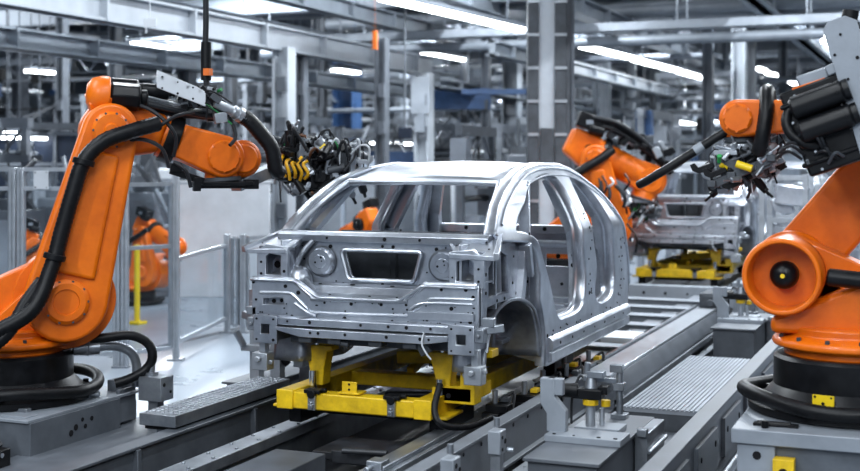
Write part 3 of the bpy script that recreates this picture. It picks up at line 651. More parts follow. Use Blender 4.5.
    for x in (-.46, .46):
        b = N(); b.lathe([(.0, .035), (.045, .035), (.05, .03), (.085, .03), (.105, .01), (.11, -.01)], (x, .255, 1.555), (0, -1, 0), 28); b.dots([(x+.02, .222, 1.56), (x-.03, .222, 1.55), (x+.015, .222, 1.585)], (0, -1, 0), .007); b.obj('strut_boss', [BODY, HOLE], bh)
        s = 1 if x > 0 else -1
        b = N(); b.tube([(s*.52, .25, 1.70), (s*.6, .22, 1.60), (s*.62, .2, 1.5), (s*.5, .16, 1.40), (s*.42, .12, 1.36)], .02, 8, 5); b.tube([(s*.62, .24, 1.68), (s*.7, .22, 1.58), (s*.72, .2, 1.45)], .014, 8, 5); b.obj('stiffener', BODY, bh)
        b = N(); b.sph((s*.64, .22, 1.41), .12, 24, (1.0, .9, 1.0)); b.obj('wheelhouse_bulge', BODY, bh)
    # seat-back panels behind the opening, coloured dark for the shade inside
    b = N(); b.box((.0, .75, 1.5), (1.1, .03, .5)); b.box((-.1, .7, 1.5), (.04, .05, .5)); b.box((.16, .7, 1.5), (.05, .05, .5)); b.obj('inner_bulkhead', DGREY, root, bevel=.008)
    # boot floor strip and stepped lip
    b = N()
    for y0, y1, z0, z1 in ((.26, .18, 1.40, 1.385), (.18, .13, 1.385, 1.345), (.13, .04, 1.345, 1.33)): b.bar((0, y0, (z0)), (0, y1, z1), 1.2, .02)
    b.dots([(x, .22, 1.405) for x in (-.45, -.2, .1, .32, .5)], (0, 0, 1), .014); b.dots([(x, .07, 1.348) for x in (-.3, .0, .2)], (0, 0, 1), .01)
    b.obj('boot_floor', [BODY, HOLE], root, bevel=.006)
    # --- rear panel with the U-shaped loading edge
    fr = lambda x, z, w: (x, .01+w, z)
    U = [(-.86, 1.165), (.80, 1.165), (.80, 1.455), (.47, 1.45), (.42, 1.435), (.30, 1.355), (.25, 1.335), (-.35, 1.325), (-.40, 1.34), (-.52, 1.43), (-.57, 1.445), (-.86, 1.44)]
    b = N(); b.plate(U, [[(-.78, 1.265), (-.78, 1.315), (-.62, 1.325), (-.60, 1.27)]], .03, fr, .007)
    b.dots([fr(x, z, -.017) for x, z in ((-.85, 1.42), (-.6, 1.40), (-.3, 1.30), (-.1, 1.30), (.12, 1.305), (.3, 1.31), (.55, 1.42), (.72, 1.425), (.77, 1.38), (-.83, 1.3), (-.5, 1.36), (.62, 1.3), (-.15, 1.2), (.2, 1.2), (.45, 1.22), (-.55, 1.2), (.75, 1.22))], (0, -1, 0), .012)
    b.dots([fr(rc.uniform(-.84, .78), rc.choice([1.19, 1.2, 1.215, 1.25, 1.28, 1.31]), -.017) for k in range(46)], (0, -1, 0), .0055)
    rp = b.obj('rear_panel', [BODY, HOLE], root)
    b = N(); b.box((-.69, .06, 1.295), (.18, .02, .07)); b.dots([(-.66, .048, 1.295), (-.72, .048, 1.29)], (0, -1, 0), .016); b.obj('slot_backing', [BODYD, HOLE], rp)
    b = N(); e = [V(fr(x, z, -.012)) for x, z in U[2:]]; b.tube(e, .019, 8, 3)
    e = [V(fr(x, z-.085, -.014)) for x, z in ((.78, 1.45), (.50, 1.445), (.44, 1.42), (.32, 1.34), (.26, 1.325), (-.37, 1.315), (-.43, 1.34), (-.53, 1.42), (-.58, 1.44), (-.80, 1.435))]; b.tube(e, .012, 8, 3)
    b.bar((.32, -.02, 1.245), (.78, -.02, 1.25), .02, .05); b.tube([(.34, -.02, 1.29), (.44, -.02, 1.33), (.77, -.02, 1.335)], .009, 6, 4)
    b.tube([(-.52, -.02, 1.29), (-.42, -.02, 1.23), (-.36, -.02, 1.21)], .012, 6, 4)
    b.obj('panel_bead', BODY, rp, bevel=.006)
    b = N(); b.grid(lambda s, t: (-.86+1.66*s, .0-.035*t, 1.45-.012*t+(-.105 if .31 < s < .67 else (-.105*max(0, 1-(.31-s)/.1) if s <= .31 else -.105*max(0, 1-(s-.67)/.1)))), 60, 3)
    b.obj('loading_edge', BODY, rp, solid=.012)
    # --- bumper beams
    b = N(); b.prism([(-.07, 1.145), (-.07, 1.19), (-.05, 1.2), (.02, 1.2), (.02, 1.135), (-.05, 1.135)], lambda p: (-.82, p[0], p[1]), lambda p: (.76, p[0], p[1]))
    b.dots([(x, -.072, 1.17) for x in (-.7, -.55, -.38, .0, .2, .33, .5)], (0, -1, 0), .011)
    bb = b.obj('bumper_beam', [BODY, HOLE], root, bevel=.006)
    b = N(); b.prism([(-.63, 1.125), (-.44, 1.085), (.46, 1.085), (.63, 1.11), (.63, 1.145), (.4, 1.14), (-.36, 1.14), (-.63, 1.145)], lambda p: (p[0], -.10, p[1]-.012), lambda p: (p[0], -.04, p[1]-.012))
    b.dots([(x, -.103, 1.105) for x in (-.36, -.3, .44, .5, .2, -.1)], (0, -1, 0), .01); b.obj('lower_beam', [BODY, HOLE], bb, bevel=.005)
    b = N(); b.box((0, .12, 1.06), (1.2, .12, .1)); b.box((0, .75, 1.04), (1.1, .9, .1)); b.box((0, 2.3, .93), (1.2, 2.4, .06))
    for x in (-.42, -.2, .1, .35): b.box((x, -.02, 1.06), (.1, .1, .06))
    b.bar((.4, -.02, 1.1), (.46, -.02, 1.0), .06, .08); b.cyl((-.25, -.04, 1.05), (-.1, -.04, 1.03), .02)
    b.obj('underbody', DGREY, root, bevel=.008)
    b = N(); b.tube([(.47, -.11, 1.15), (.46, -.12, 1.08), (.49, -.12, 1.02), (.52, -.11, .98)], .006, 6, 6); b.obj('wire_tail', WHITEP, root)
    # --- floor, tunnel, cross members, dash
    b = N(); b.box((0, 2.2, .97), (1.34, 2.7, .03)); b.box((0, 2.3, 1.05), (.26, 2.4, .16))
    for y in (1.15, 1.9, 2.55, 3.1): b.box((0, y, 1.02), (1.3, .14, .09))
    b.bar((-.6, 1.05, 1.10), (.6, 1.05, 1.10), .3, .14); b.dots([(x, y, .988) for x in (-.45, .45) for y in (1.5, 2.2, 2.8)], (0, 0, 1), .04)
    b.obj('floor_pan', [BODY, HOLE], root, bevel=.012)
    b = N(); fd = lambda x, z, w: (x, 3.42+w-.25*(z-1.3)*0, z)
    b.plate([(-.80, 1.0), (.80, 1.0), (.80, 1.60), (-.80, 1.60)], [circ((-.35, 1.42), .07, 16)[::-1], [(.2, 1.3), (.2, 1.42), (.42, 1.42), (.42, 1.3)]], .025, fd, .005)
    b.dots([fd(rc.uniform(-.75, .75), rc.uniform(1.05, 1.58), -.014) for k in range(24)], (0, -1, 0), .018)
    b.box((0, 3.36, 1.2), (.3, .1, .35)); b.obj('dash_panel', [BODY, HOLE], root, bevel=.006)
    b = N(); b.box((0, 3.32, 1.645), (1.62, .2, .07)); b.cyl((-.82, 3.2, 1.52), (.82, 3.2, 1.52), .035, n=14); b.dots([(x, 3.218, 1.65) for x in (-.5, -.2, .25, .6)], (0, -1, 0), .02); b.obj('cowl_beam', [BODY, HOLE], root, bevel=.015)
    b = N(); b.box((0, 4.25, 1.5), (1.4, .08, .08)); b.box((0, 4.3, 1.06), (1.5, .1, .12)); b.obj('radiator_support', BODYD, root, bevel=.012)
    return root
CAR = car_body('bare silver car body shell nearest the camera on the yellow carrier')

# ---------------------------------------------------------------- yellow transport carrier
def carrier(label):
    T = M.Translation((CX-.09, CY+.22, 0)); root = thing('transport_carrier', label, 'carrier', (CX-.05, CY, .42)); N = lambda: B(T)
    b = N(); b.box((0, -.16, .625), (.94, .13, .115)); fbm = b.obj('front_beam', YELLOW, root, bevel=.01)
    for s in (-1, 1):
        b = N(); b.box((s*.51, 1.75, .63), (.12, 3.95, .125)); b.box((s*.51, -.235, .63), (.125, .012, .13)); b.obj('side_beam', YELLOW, root, bevel=.01)
        b = N(); b.box((s*.56, .0, .565), (.18, .30, .018)); b.obj('foot_plate', YELLOW, root, bevel=.004)
        for y in (.25, 2.8): b = N(); b.box((s*.53, y, .50), (.10, .6, .13)); b.obj('slide_shoe', BLACK, root, bevel=.01)
        for y in (.08, 2.5):
            x = .55 if s > 0 else -.40
            b = N(); b.prism([(-.14, .97), (.12, .97), (.12, .935), (.08, .93), (.055, .80), (.05, .69), (-.05, .69), (-.055, .80), (-.09, .93), (-.14, .935)], lambda p: (x+p[0], y-.06, p[1]), lambda p: (x+p[0], y+.06, p[1]))
            b.box((x, y+.08, .8), (.03, .1, .24)); po = b.obj('support_post', YELLOW, root, bevel=.008)
            b = N(); b.cyl((x-.01, y-.09, .66), (x-.01, y-.09, .80), .028, n=16); b.obj('guide_rod', CHROME, po); b = N(); b.cyl((x-.01, y-.03, .95), (x-.01, y-.03, 1.03), .02, n=12); b.obj('locating_pin', CHROME, po)
        # clamp blocks on the front beam
        b = N(); x = .29 if s > 0 else -.30; b.box((x, -.235, .62), (.055, .03, .1)); b.cyl((x, -.25, .575), (x, -.25, .63), .014, n=10); b.box((x, -.25, .60), (.035, .03, .025)); cl = b.obj('beam_clamp', STEEL, root, bevel=.003)
        b = N(); b.box((x, -.2, .695), (.12, .09, .025)); b.cyl((x, -.26, .68), (x, -.2, .68), .03, n=12); b.cyl((x+.05, -.2, .7), (x+.09, -.2, .705), .016, n=8); b.obj('clamp_knob', BLACK, cl, bevel=.004)
    # C-shaped bracket at the right rear
    b = N(); b.prism([(.0, .68), (.30, .68), (.30, 1.0), (.42, 1.0), (.42, 1.05), (.14, 1.05), (.14, .94), (.20, .94), (.20, .80), (.0, .78)], lambda p: (.48+p[0]*1.02, .0, p[1]-.04), lambda p: (.48+p[0]*1.02, .13, p[1]-.04))
    b.dots([(.73, -.002, .86), (.73, -.002, .94), (.6, -.002, .69)], (0, -1, 0), .02); b.box((.66, .2, .70), (.2, .4, .09)); b.obj('side_bracket', [YELLOW, HOLE], root, bevel=.008)
    b = N(); b.box((-.04, -.15, .695), (.16, .12, .014)); b.box((-.04, -.19, .735), (.11, .012, .075)); b.dots([(-.04, -.198, .755), (-.04, -.198, .72)], (0, -1, 0), .012); b.obj('latch_bracket', [YELLOW, HOLE], fbm, bevel=.003)
    for y in (.75, 1.9, 3.4, 3.7): b = N(); b.box((0, y, .635), (.92, .14, .1)); b.obj('cross_beam', YELLOW, root, bevel=.01)
    b = N(); b.bar((-.1, .75, .80), (.46, .7, .84), .05, .09); b.bar((.0, 1.3, .84), (.0, .75, .7), .06, .06); b.obj('cross_bracket', YELLOW, root, bevel=.01)
    b = N(); b.cyl((-.05, .42, .58), (.38, .46, .60), .025); b.box((.2, .4, .55), (.3, .2, .06)); b.box((.0, .1, .53), (.7, .26, .04)); b.obj('drive_unit', BLACK, root, bevel=.008)
    return root
CARR = carrier('yellow steel carrier frame under the near car body, clamps on its front beam')
# supply hose from the carrier to the white valve box
b = B(); b.tube([(-3.07, 7.62, .80), (-3.06, 7.50, .66), (-3.0, 7.48, .57), (-2.88, 7.62, .54), (-2.78, 7.8, .57)], .022, 10, 8); tag(b.obj('supply_hose', RUBBER), 'black supply hose curving from the yellow carrier down to a white valve box', 'hose')
# ---------------------------------------------------------------- conveyor line and what stands along it
def simple(name, label, cat, bld, mats, bevel=.006, group=None, kind=None, ang=38):
    o = bld.obj(name, mats, None, bevel=bevel, ang=ang); return tag(o, label, cat, group, kind)
def boltrow(b, x, z, y0, y1, n, r=.014):
    for k in range(n):
        y = y0+(y1-y0)*(k+.5)/n; b.cyl((x, y, z), (x, y, z+.012), r, n=6)

b = B(); b.box((-3.3, 21, .06), (3.7, 38, .10)); simple('conveyor_bed', 'floor tray under the conveyor rails, coloured dark for their shade', 'conveyor', b, BED, 0)  # tray added where shade falls between the rails, shade put into its colour
# left side
b = B(); b.box((-5.30, 6.3, .18), (.52, 5.0, .36)); b.box((-5.045, 6.3, .345), (.02, 5.0, .03)); b.box((-6.3, 5.6, .15), (1.6, 3.6, .29)); simple('base_platform', 'low grey base platform along the front of the left robot plinth', 'platform', b, GREY)
t = thing('step_plate', 'dimpled metal step plate lying along the left conveyor side', 'step plate', (-4.93, 7.93, .36))
b = B(); b.box((-4.93, 7.93, .51), (.29, 1.58, .08))
for i in range(5):
    for j in range(30): b.lathe([(.022, 0), (.014, .009), (0, .009)], (-5.04+.055*i, 7.2+.051*j+(.025 if i % 2 else 0), .549), (0, 0, 1), 8)
b.obj('tread', STEEL, t, bevel=.004)
b = B(); b.box((-4.93, 7.93, .455), (.25, 1.5, .03)); b.obj('under_frame', BLACK, t)
for y in (7.3, 8.5):
    b = B(); b.box((-4.98, y, .41), (.06, .1, .10)); b.obj('foot', STEEL, t)
b = B(); b.box((-4.81, 11.5, .30), (.10, 17, .28)); b.box((-4.80, 11.5, .445), (.14, 17, .02)); b.box((-4.78, 11.5, .17), (.14, 17, .02))
for k in range(10): b.box((-4.745, 5.2+1.45*k, .30), (.05, .04, .27))
simple('side_channel', 'long grey steel channel beam left of the carrier', 'beam', b, GREY, .004, kind='thing')
b = B(); b.box((-4.31, 19, .36), (.17, 34, .07)); b.box((-4.31, 19, .24), (.09, 34, .2)); boltrow(b, -4.36, .394, 4.5, 14, 34); boltrow(b, -4.26, .394, 4.4, 13.9, 34); simple('guide_rail', 'bolted steel guide rail under the left edge of the yellow carrier', 'rail', b, STEEL, .004)
b = B(); b.box((-3.11, 19, .40), (.19, 34, .08)); b.box((-3.11, 19, .26), (.10, 34, .24)); boltrow(b, -3.17, .438, 4.5, 14, 34); simple('guide_rail', 'bolted steel guide rail under the right edge of the yellow carrier', 'rail', b, STEEL, .004)
b = B(); b.box((-3.11, 7.35, .455), (.12, 1.3, .03)); b.box((-3.11, 6.74, .46), (.1, .12, .08)); b.cyl((-3.13, 6.62, .46), (-3.13, 6.7, .46), .02, n=10); simple('drive_strip', 'stained wear strip with a black stop end on the right guide rail', 'strip', b, STEEL)
b = B(); b.box((-3.86, 6.68, .26), (.36, 1.0, .26)); simple('pit_cover', 'grey sheet metal pit cover at the bottom edge between the rails', 'cover', b, GREY)
b = B(); b.box((-3.5, 7.35, .34), (.42, .07, .08)); b.box((-3.5, 7.55, .34), (.7, .46, .05)); b.cyl((-3.6, 7.25, .40), (-3.3, 7.3, .40), .02); simple('cross_tie', 'short dark cross tie between the rails below the front beam', 'cross tie', b, BED)
b = B(); b.box((-5.30, 12.4, .22), (.34, 7.0, .44)); b.box((-5.30, 12.4, .45), (.38, 7.1, .02)); simple('floor_duct', 'long low grey duct on the floor left of the conveyor behind the step plate', 'duct', b, GREY, .006)
# right wall beam, stepped beam
b = B(); b.box((-2.62, 6.5, .47), (.05, 6.2, .27)); b.box((-2.63, 6.5, .60), (.10, 6.2, .02)); b.box((-2.60, 6.5, .345), (.09, 6.2, .02))
b.dots([(-2.592, 5.9+.3*k, .56) for k in range(11)], (1, 0, 0), .012)
simple('side_wall_beam', 'grey steel side beam with bolt holes right of the yellow carrier', 'beam', b, [GREY, HOLE], .004, kind='thing')
t = thing('stepped_beam', 'long bright stepped aluminium beam right of the car body', 'beam', (-2.55, 12.2, .1), kind='thing')
b = B(); b.box((-2.54, 12.0, .585), (.22, 4.9, .03)); b.obj('top_strip', ALU, t, bevel=.004)
b = B(); b.prism([(-2.66, .14), (-2.66, .57), (-2.43, .57), (-2.36, .45), (-2.36, .42), (-2.5, .14)], lambda p: (p[0], 9.55, p[1]), lambda p: (p[0], 14.45, p[1])); b.obj('web', GREY, t, bevel=.004)
b = B(); b.box((-2.37, 12, .385), (.05, 4.9, .05)); b.box((-2.68, 12, .6), (.03, 4.9, .04)); b.obj('edge_strip', STEEL, t)
for i, (x, z, w, m_) in enumerate(((-2.46, .31, .10, ALU), (-2.33, .27, .08, STEEL))):
    b = B(); b.box((x, 9.5, z), (w, 12, .05)); b.box((x, 9.5, z-.12), (w*.4, 12, .2)); boltrow(b, x, z+.024, 5, 14, 16, .012)
    simple('cable_rail', ('wide bright rail strip running low beside the right conveyor wall', 'narrow steel rail strip outside the wide bright one, low beside the conveyor')[i], 'rail', b, m_, .003)
b = B(); b.box((-2.49, 14.62, .68), (.26, .5, .16)); b.box((-2.49, 14.365, .68), (.2, .02, .12)); b.cyl((-2.49, 14.34, .66), (-2.49, 14.3, .66), .04); simple('drive_block', 'grey and black drive block on the far end of the stepped beam', 'drive', b, DGREY)
b = B(); b.box((-2.2, 14.5, .5), (.1, .28, .8)); b.box((-2.2, 14.3, .2), (.2, .4, .2)); simple('end_bracket', 'pale upright bracket at the far end of the stepped beam', 'bracket', b, LGREY)
# cross members beyond the car
for i in range(6):
    b = B(); b.box((-3.6, 11.9+.85*i, .40), (2.0, .16, .15)); b.box((-3.6, 11.9+.85*i, .48), (2.0, .24, .015)); simple('cross_member', f'light grey conveyor cross member ahead of the near car, {ORD[i]} to the camera', 'cross member', b, LGREY, group='conveyor cross members')
b = B(); b.box((-3.0, 12.3, .5), (.32, .5, .08)); simple('cover_box', 'pale flat cover box between the cross members in front of the near car', 'cover', b, WHITEP)
b = B(); b.box((-3.6, 17.3, .42), (1.9, .2, .26)); b.dots([(-4.2+.3*k, 17.198, .45) for k in range(5)], (0, -1, 0), .02); simple('front_sill_beam', 'wide light grey transverse beam below the second yellow carrier', 'beam', b, [LGREY, HOLE], kind='thing')

# right walkway
t = thing('grating_walkway', 'ribbed light grey walkway grating between conveyor and right robot', 'walkway', (-1.96, 10.75, .1))
b = B(); b.box((-1.96, 10.75, .375), (.68, 2.7, .03))
for k in range(20): b.box((-2.28+.0337*k, 10.75, .393), (.024, 2.7, .012))
b.obj('tread', LGREY, t)
b = B(); b.box((-1.96, 9.42, .28), (.68, .03, .18)); b.box((-1.96, 12.08, .28), (.68, .03, .18)); b.box((-2.29, 10.75, .28), (.02, 2.7, .18)); b.obj('skirt', DGREY, t)
b = B()
for x in (-2.22, -1.7):
    for y in (9.6, 11.9): b.box((x, y, .23), (.06, .06, .26))
b.obj('support', GREY, t)
b = B(); b.box((-1.82, 8.1, .17), (.52, 2.6, .12)); simple('floor_cover', 'flat grey floor cover in front of the walkway grating', 'cover', b, GREY)
t = thing('kerb_beam', 'long pale raised beam right of the walkway grating', 'beam', (-1.45, 10.5, .1), kind='thing')
b = B(); b.box((-1.46, 10.5, .36), (.09, 13, .50)); b.box((-1.46, 10.5, .615), (.115, 13, .015)); b.obj('rail_body', GREY, t, bevel=.004)
b = B()
for k in range(12): b.box((-1.405, 5.0+.98*k, .40), (.03, .7, .26)); b.dots([(-1.388, 4.75+.98*k, .44), (-1.388, 5.25+.98*k, .44)], (1, 0, 0), .018)
b.obj('access_panel', [GREY, HOLE], t, bevel=.004)
b = B(); b.cyl((-1.34, 4.5, .22), (-1.34, 16, .22), .03, n=12); b.cyl((-1.30, 4.5, .30), (-1.30, 16, .30), .018, n=10); b.box((-1.32, 10, .12), (.16, 12, .03)); b.obj('service_pipe', STEEL, t)

# fixture station
def station(label):
    o_ = (-1.99, 7.42, .12); t = thing('fixture_station', label, 'fixture', o_)
    b = B(); b.box((-1.99, 7.42, .34), (.40, 1.34, .46)); b.obj('table', GREY, t, bevel=.004)
    b = B(); b.box((-1.99, 7.42, .585), (.44, 1.4, .02)); b.obj('table_top', GREY, t, bevel=.003)
    b = B(); b.box((-1.99, 7.28, .615), (.46, .24, .04)); b.dots([(x, 7.2, .636) for x in (-2.17, -2.05, -1.9, -1.8)], (0, 0, 1), .012); b.box((-1.98, 7.55, .615), (.28, .2, .04)); b.obj('base_plate', [LGREY, HOLE], t, bevel=.004)
    b = B(); b.prism([(-.07, .63), (.05, .63), (.05, .76), (-.02, .84), (-.02, .95), (-.11, .95), (-.11, .80), (-.07, .74)], lambda p: (-2.17+p[0], 7.27, p[1]), lambda p: (-2.17+p[0], 7.33, p[1])); b.box((-2.19, 7.3, .9), (.1, .05, .1)); b.obj('upright_bracket', LGREY, t, bevel=.005)
    b = B(); b.cyl((-2.03, 7.5, .63), (-2.03, 7.5, .765), .03, n=18); b.cyl((-1.97, 7.55, .63), (-1.97, 7.55, .74), .016, n=12); b.obj('lift_cylinder', ALU, t)
    b = B(); b.cyl((-2.03, 7.5, .765), (-2.03, 7.5, .80), .05, n=8); b.cyl((-1.95, 7.56, .75), (-1.95, 7.56, .79), .03, n=8); b.obj('yellow_cap', YELLOW, t, bevel=.003)
    b = B(); b.box((-2.04, 7.5, .835), (.18, .10, .06)); b.cyl((-2.22, 7.46, .85), (-2.1, 7.48, .85), .045, n=16); b.cyl((-2.2, 7.5, .80), (-2.26, 7.5, .80), .03, n=12); b.box((-1.95, 7.52, .86), (.06, .09, .05)); b.obj('gripper_head', BLACK, t, bevel=.006)
    b = B(); b.cyl((-2.03, 7.52, .865), (-2.03, 7.52, .93), .045, .03, n=16); b.box((-2.0, 7.53, .95), (.1, .08, .04)); b.bar((-2.08, 7.52, .92), (-1.9, 7.62, .9), .03, .03); b.cyl((-2.06, 7.52, .95), (-2.05, 7.52, 1.02), .02); b.obj('sensor_head', STEEL, t, bevel=.003)
    b = B(); b.cyl((-1.97, 8.0, .60), (-1.97, 8.0, .92), .022, n=14); b.box((-1.97, 8.0, .61), (.1, .1, .03)); b.box((-1.97, 8.0, .80), (.07, .07, .05)); b.box((-1.99, 8.0, .915), (.08, .06, .05)); b.obj('sensor_post', STEEL, t, bevel=.003)
    b = B(); b.box((-1.74, 7.85, .44), (.08, .5, .30)); b.cyl((-1.69, 7.62, .36), (-1.69, 8.1, .36), .02, n=10); b.cyl((-1.69, 7.6, .48), (-1.69, 8.1, .48), .014, n=10); b.box((-1.73, 7.6, .60), (.06, .06, .05)); b.box((-1.73, 8.05, .35), (.1, .08, .12)); b.obj('valve_unit', STEEL, t, bevel=.005)
    b = B(); b.tube([(-2.05, 7.55, .86), (-2.12, 7.6, .92), (-2.16, 7.56, .8), (-2.15, 7.5, .64)], .008, 7, 6); b.obj('cable', CABLE, t)
    return t
ST = station('grey fixture table with black and yellow gripper head in front of the grating')
copy_tree(ST, 'grey fixture table standing at the far end of the walkway grating', (-1.99, 13.42, .12))
for (x, y, l) in ((-2.47, 6.28, 'small white valve box at the bottom edge beside the right conveyor wall'), (-2.47, 7.03, 'small white valve box with fittings below the end of the black hose')):
    t = thing('valve_box', l, 'valve box', (x, y, .3)); b = B(); b.box((x, y, .60), (.08, .11, .14)); b.obj('housing', LGREY, t, bevel=.008)
    b = B(); b.box((x, y, .42), (.06, .06, .24)); b.obj('stem', STEEL, t)
    b = B(); b.dots([(x+.041, y-.02, .63), (x+.041, y+.03, .60), (x+.041, y-.02, .56)], (1, 0, 0), .014); b.m = 0; b.cyl((x, y, .69), (x, y, .74), .018, n=10); b.cyl((x+.05, y+.04, .55), (x+.09, y+.04, .55), .014, n=8); b.obj('fitting', [STEEL, HOLE], t)
# clutter on the dark strip right of the carrier: sensors and clamps below the sill
rl = random.Random(9)
places = [(-2.78, 8.5), (-2.8, 9.0), (-2.72, 9.35), (-2.84, 9.7), (-2.75, 10.1), (-2.86, 8.1)]
for i, (x, y) in enumerate(places):
    t = thing('stop_unit', f'black and steel stop unit beneath the car sill, {ORD[i]} to the camera', 'stop unit', (x, y, .12), group='stop units below the sill')
    b = B(); b.box((x, y, .35), (.12, .22, .42)); b.box((x+.03, y, .58), (.16, .12, .06)); b.obj('housing', BLACK, t, bevel=.008)
    b = B(); b.cyl((x+.02, y-.14, .52), (x+.02, y+.16, .52), .028, n=14); b.cyl((x, y, .6), (x, y, .70), .02, n=12); b.obj('cylinder', STEEL, t)
    b = B(); b.box((x+.06, y+.06, .63), (.05, .08, .03)); b.obj('flag', YELLOW if i in (0, 3, 4) else DGREY, t, bevel=.003)
    b = B(); b.tube([(x, y+.1, .6), (x+.08, y+.16, .66), (x+.1, y+.05, .55), (x+.08, y-.1, .5)], .012, 7, 6); b.obj('cable', CABLE, t)

# ---- plinths
t = thing('robot_plinth', 'grey steel plinth under the left robot', 'plinth', (-6.1, 7.0, 0))
b = B(); b.box((-6.13, 6.97, .42), (1.36, .95, .30)); b.box((-6.13, 7.2, .25), (1.2, 1.1, .5)); b.dots([(-5.448, 7.02, .50), (-5.448, 7.12, .49), (-5.448, 6.95, .46), (-5.448, 7.05, .45), (-5.448, 6.9, .43)], (1, 0, 0), .02); b.obj('body', [GREY, HOLE], t, bevel=.006)
b = B(); b.box((-6.13, 7.1, .58), (1.34, 1.24, .02)); b.box((-5.62, 6.6, .592), (.2, .12, .012)); b.obj('top_plate', LGREY, t, bevel=.003)
b = B(); b.box((-5.62, 7.2, .61), (.1, .16, .05)); b.cyl((-5.6, 7.26, .62), (-5.52, 7.3, .62), .022); b.cyl((-5.64, 7.14, .62), (-5.56, 7.16, .62), .018); b.obj('fitting', STEEL, t, bevel=.003)
b = B(); b.box((-5.75, 6.72, .6), (.2, .05, .025)); b.obj('clamp_bar', STEEL, t, bevel=.003)
t = thing('connection_post', 'grey upright cable post right of the left robot plinth', 'post', (-5.58, 7.62, .0))
b = B(); b.box((-5.58, 7.62, .34), (.14, .12, .66)); b.box((-5.50, 7.58, .5), (.03, .2, .24)); b.obj('post_body', GREY, t, bevel=.006)
b = B(); b.tube([(-5.62, 7.40, .93), (-5.55, 7.5, .93), (-5.48, 7.6, .88), (-5.46, 7.65, .78), (-5.46, 7.65, .62)], .035, 10, 6); b.obj('grey_conduit', STEEL, t)
t = thing('junction_box', 'small steel junction box with pipe and black conduit right of the left robot', 'junction box', (-5.27, 7.62, .36))
b = B(); b.box((-5.27, 7.62, .63), (.19, .16, .17)); b.dots([(-5.172, 7.58, .66), (-5.172, 7.66, .60)], (1, 0, 0), .012); b.obj('housing', [STEEL, HOLE], t, bevel=.006)
b = B(); b.box((-5.27, 7.62, .45), (.08, .08, .2)); b.obj('bracket', STEEL, t); b = B(); b.cyl((-5.31, 7.62, .715), (-5.31, 7.62, .88), .028, n=14); b.cyl((-5.31, 7.62, .715), (-5.31, 7.62, .74), .05, n=14); b.obj('pipe', STEEL, t)
b = B(); b.tube([(-5.66, 7.35, .99), (-5.55, 7.42, 1.0), (-5.42, 7.52, 1.01), (-5.33, 7.6, .95), (-5.3, 7.62, .85), (-5.34, 7.6, .76), (-5.42, 7.52, .70), (-5.5, 7.45, .67)], .034, 10, 7, corr=.05, pitch=.02); b.obj('black_conduit', RUBBER, t)
b = B(); b.cyl((-5.78, 7.3, .98), (-5.64, 7.36, .99), .045, n=14); b.box((-5.70, 7.36, .93), (.14, .08, .1)); b.cyl((-5.74, 7.3, .93), (-5.6, 7.41, .93), .05, n=14); b.obj('coupling', STEEL, t)
t = thing('terminal_box', 'dark machine terminal box at the lower left edge', 'terminal box', (-5.6, 5.9, .3))
b = B(); b.box((-5.62, 6.02, .38), (.42, .5, .18)); b.obj('housing', BLACK, t, bevel=.01)
b = B(); b.cyl((-5.42, 5.85, .44), (-5.40, 5.85, .44), .02, n=10); b.cyl((-5.45, 6.18, .44), (-5.40, 6.18, .44), .016, n=10); b.obj('stud', CHROME, t)
t = thing('cable_bundle', 'tangle of dark cables and brass fittings left of the plinth', 'cables', (-5.75, 6.15, .47))
for k in range(10):
    a = V((-5.82+.02*k, 6.12+.01*k, .475)); b = B(); b.tube([a, a+V((.05, .02, .12)), a+V((.1, .05, rl.uniform(.0, .14))), a+V((.16, .05, 0))], .014, 7, 5); b.obj('cable', rl.choice([CABLE, BROWN, DGREY]), t)

t = thing('robot_plinth', 'large grey plinth with a yellow bracket under the right robot', 'plinth', (-.45, 7.8, 0))
b = B(); b.box((-.45, 7.82, .36), (1.24, 1.6, .72)); b.obj('body', GREY, t, bevel=.006)
b = B(); b.box((-.97, 7.01, .36), (.20, .04, .71)); b.dots([(-.965, 6.988, .66), (-.93, 6.988, .22)], (0, -1, 0), .026); b.obj('corner_panel', [LGREY, HOLE], t, bevel=.004)
b = B(); b.box((-.45, 7.8, .76), (1.30, 1.66, .08)); b.obj('top_plate', LGREY, t, bevel=.006)
b = B(); b.prism([(-.055, .44), (.055, .44), (.055, .66), (-.055, .66)], lambda p: (-.82+p[0], 6.93, p[1]), lambda p: (-.82+p[0], 7.02, p[1])); b.dots([(-.82, 6.928, .59), (-.82, 6.928, .5)], (0, -1, 0), .024); b.obj('lifting_bracket', [YELLOW, HOLE], t, bevel=.006)
b = B(); b.box((-.88, 7.12, .805), (.24, .06, .02)); b.cyl((-.98, 7.12, .81), (-.80, 7.12, .81), .016); b.cyl((-.93, 7.05, .8), (-.93, 7.05, .84), .02, n=8); b.obj('clamp', BLACK, t, bevel=.003)
t = thing('robot_plinth', 'grey plinth hidden behind the near car body, under the middle robot', 'plinth', (-4.95, 17, 0)); b = B(); b.box((-4.95, 17, .3), (1.1, 1.1, .6)); b.obj('body', GREY, t)

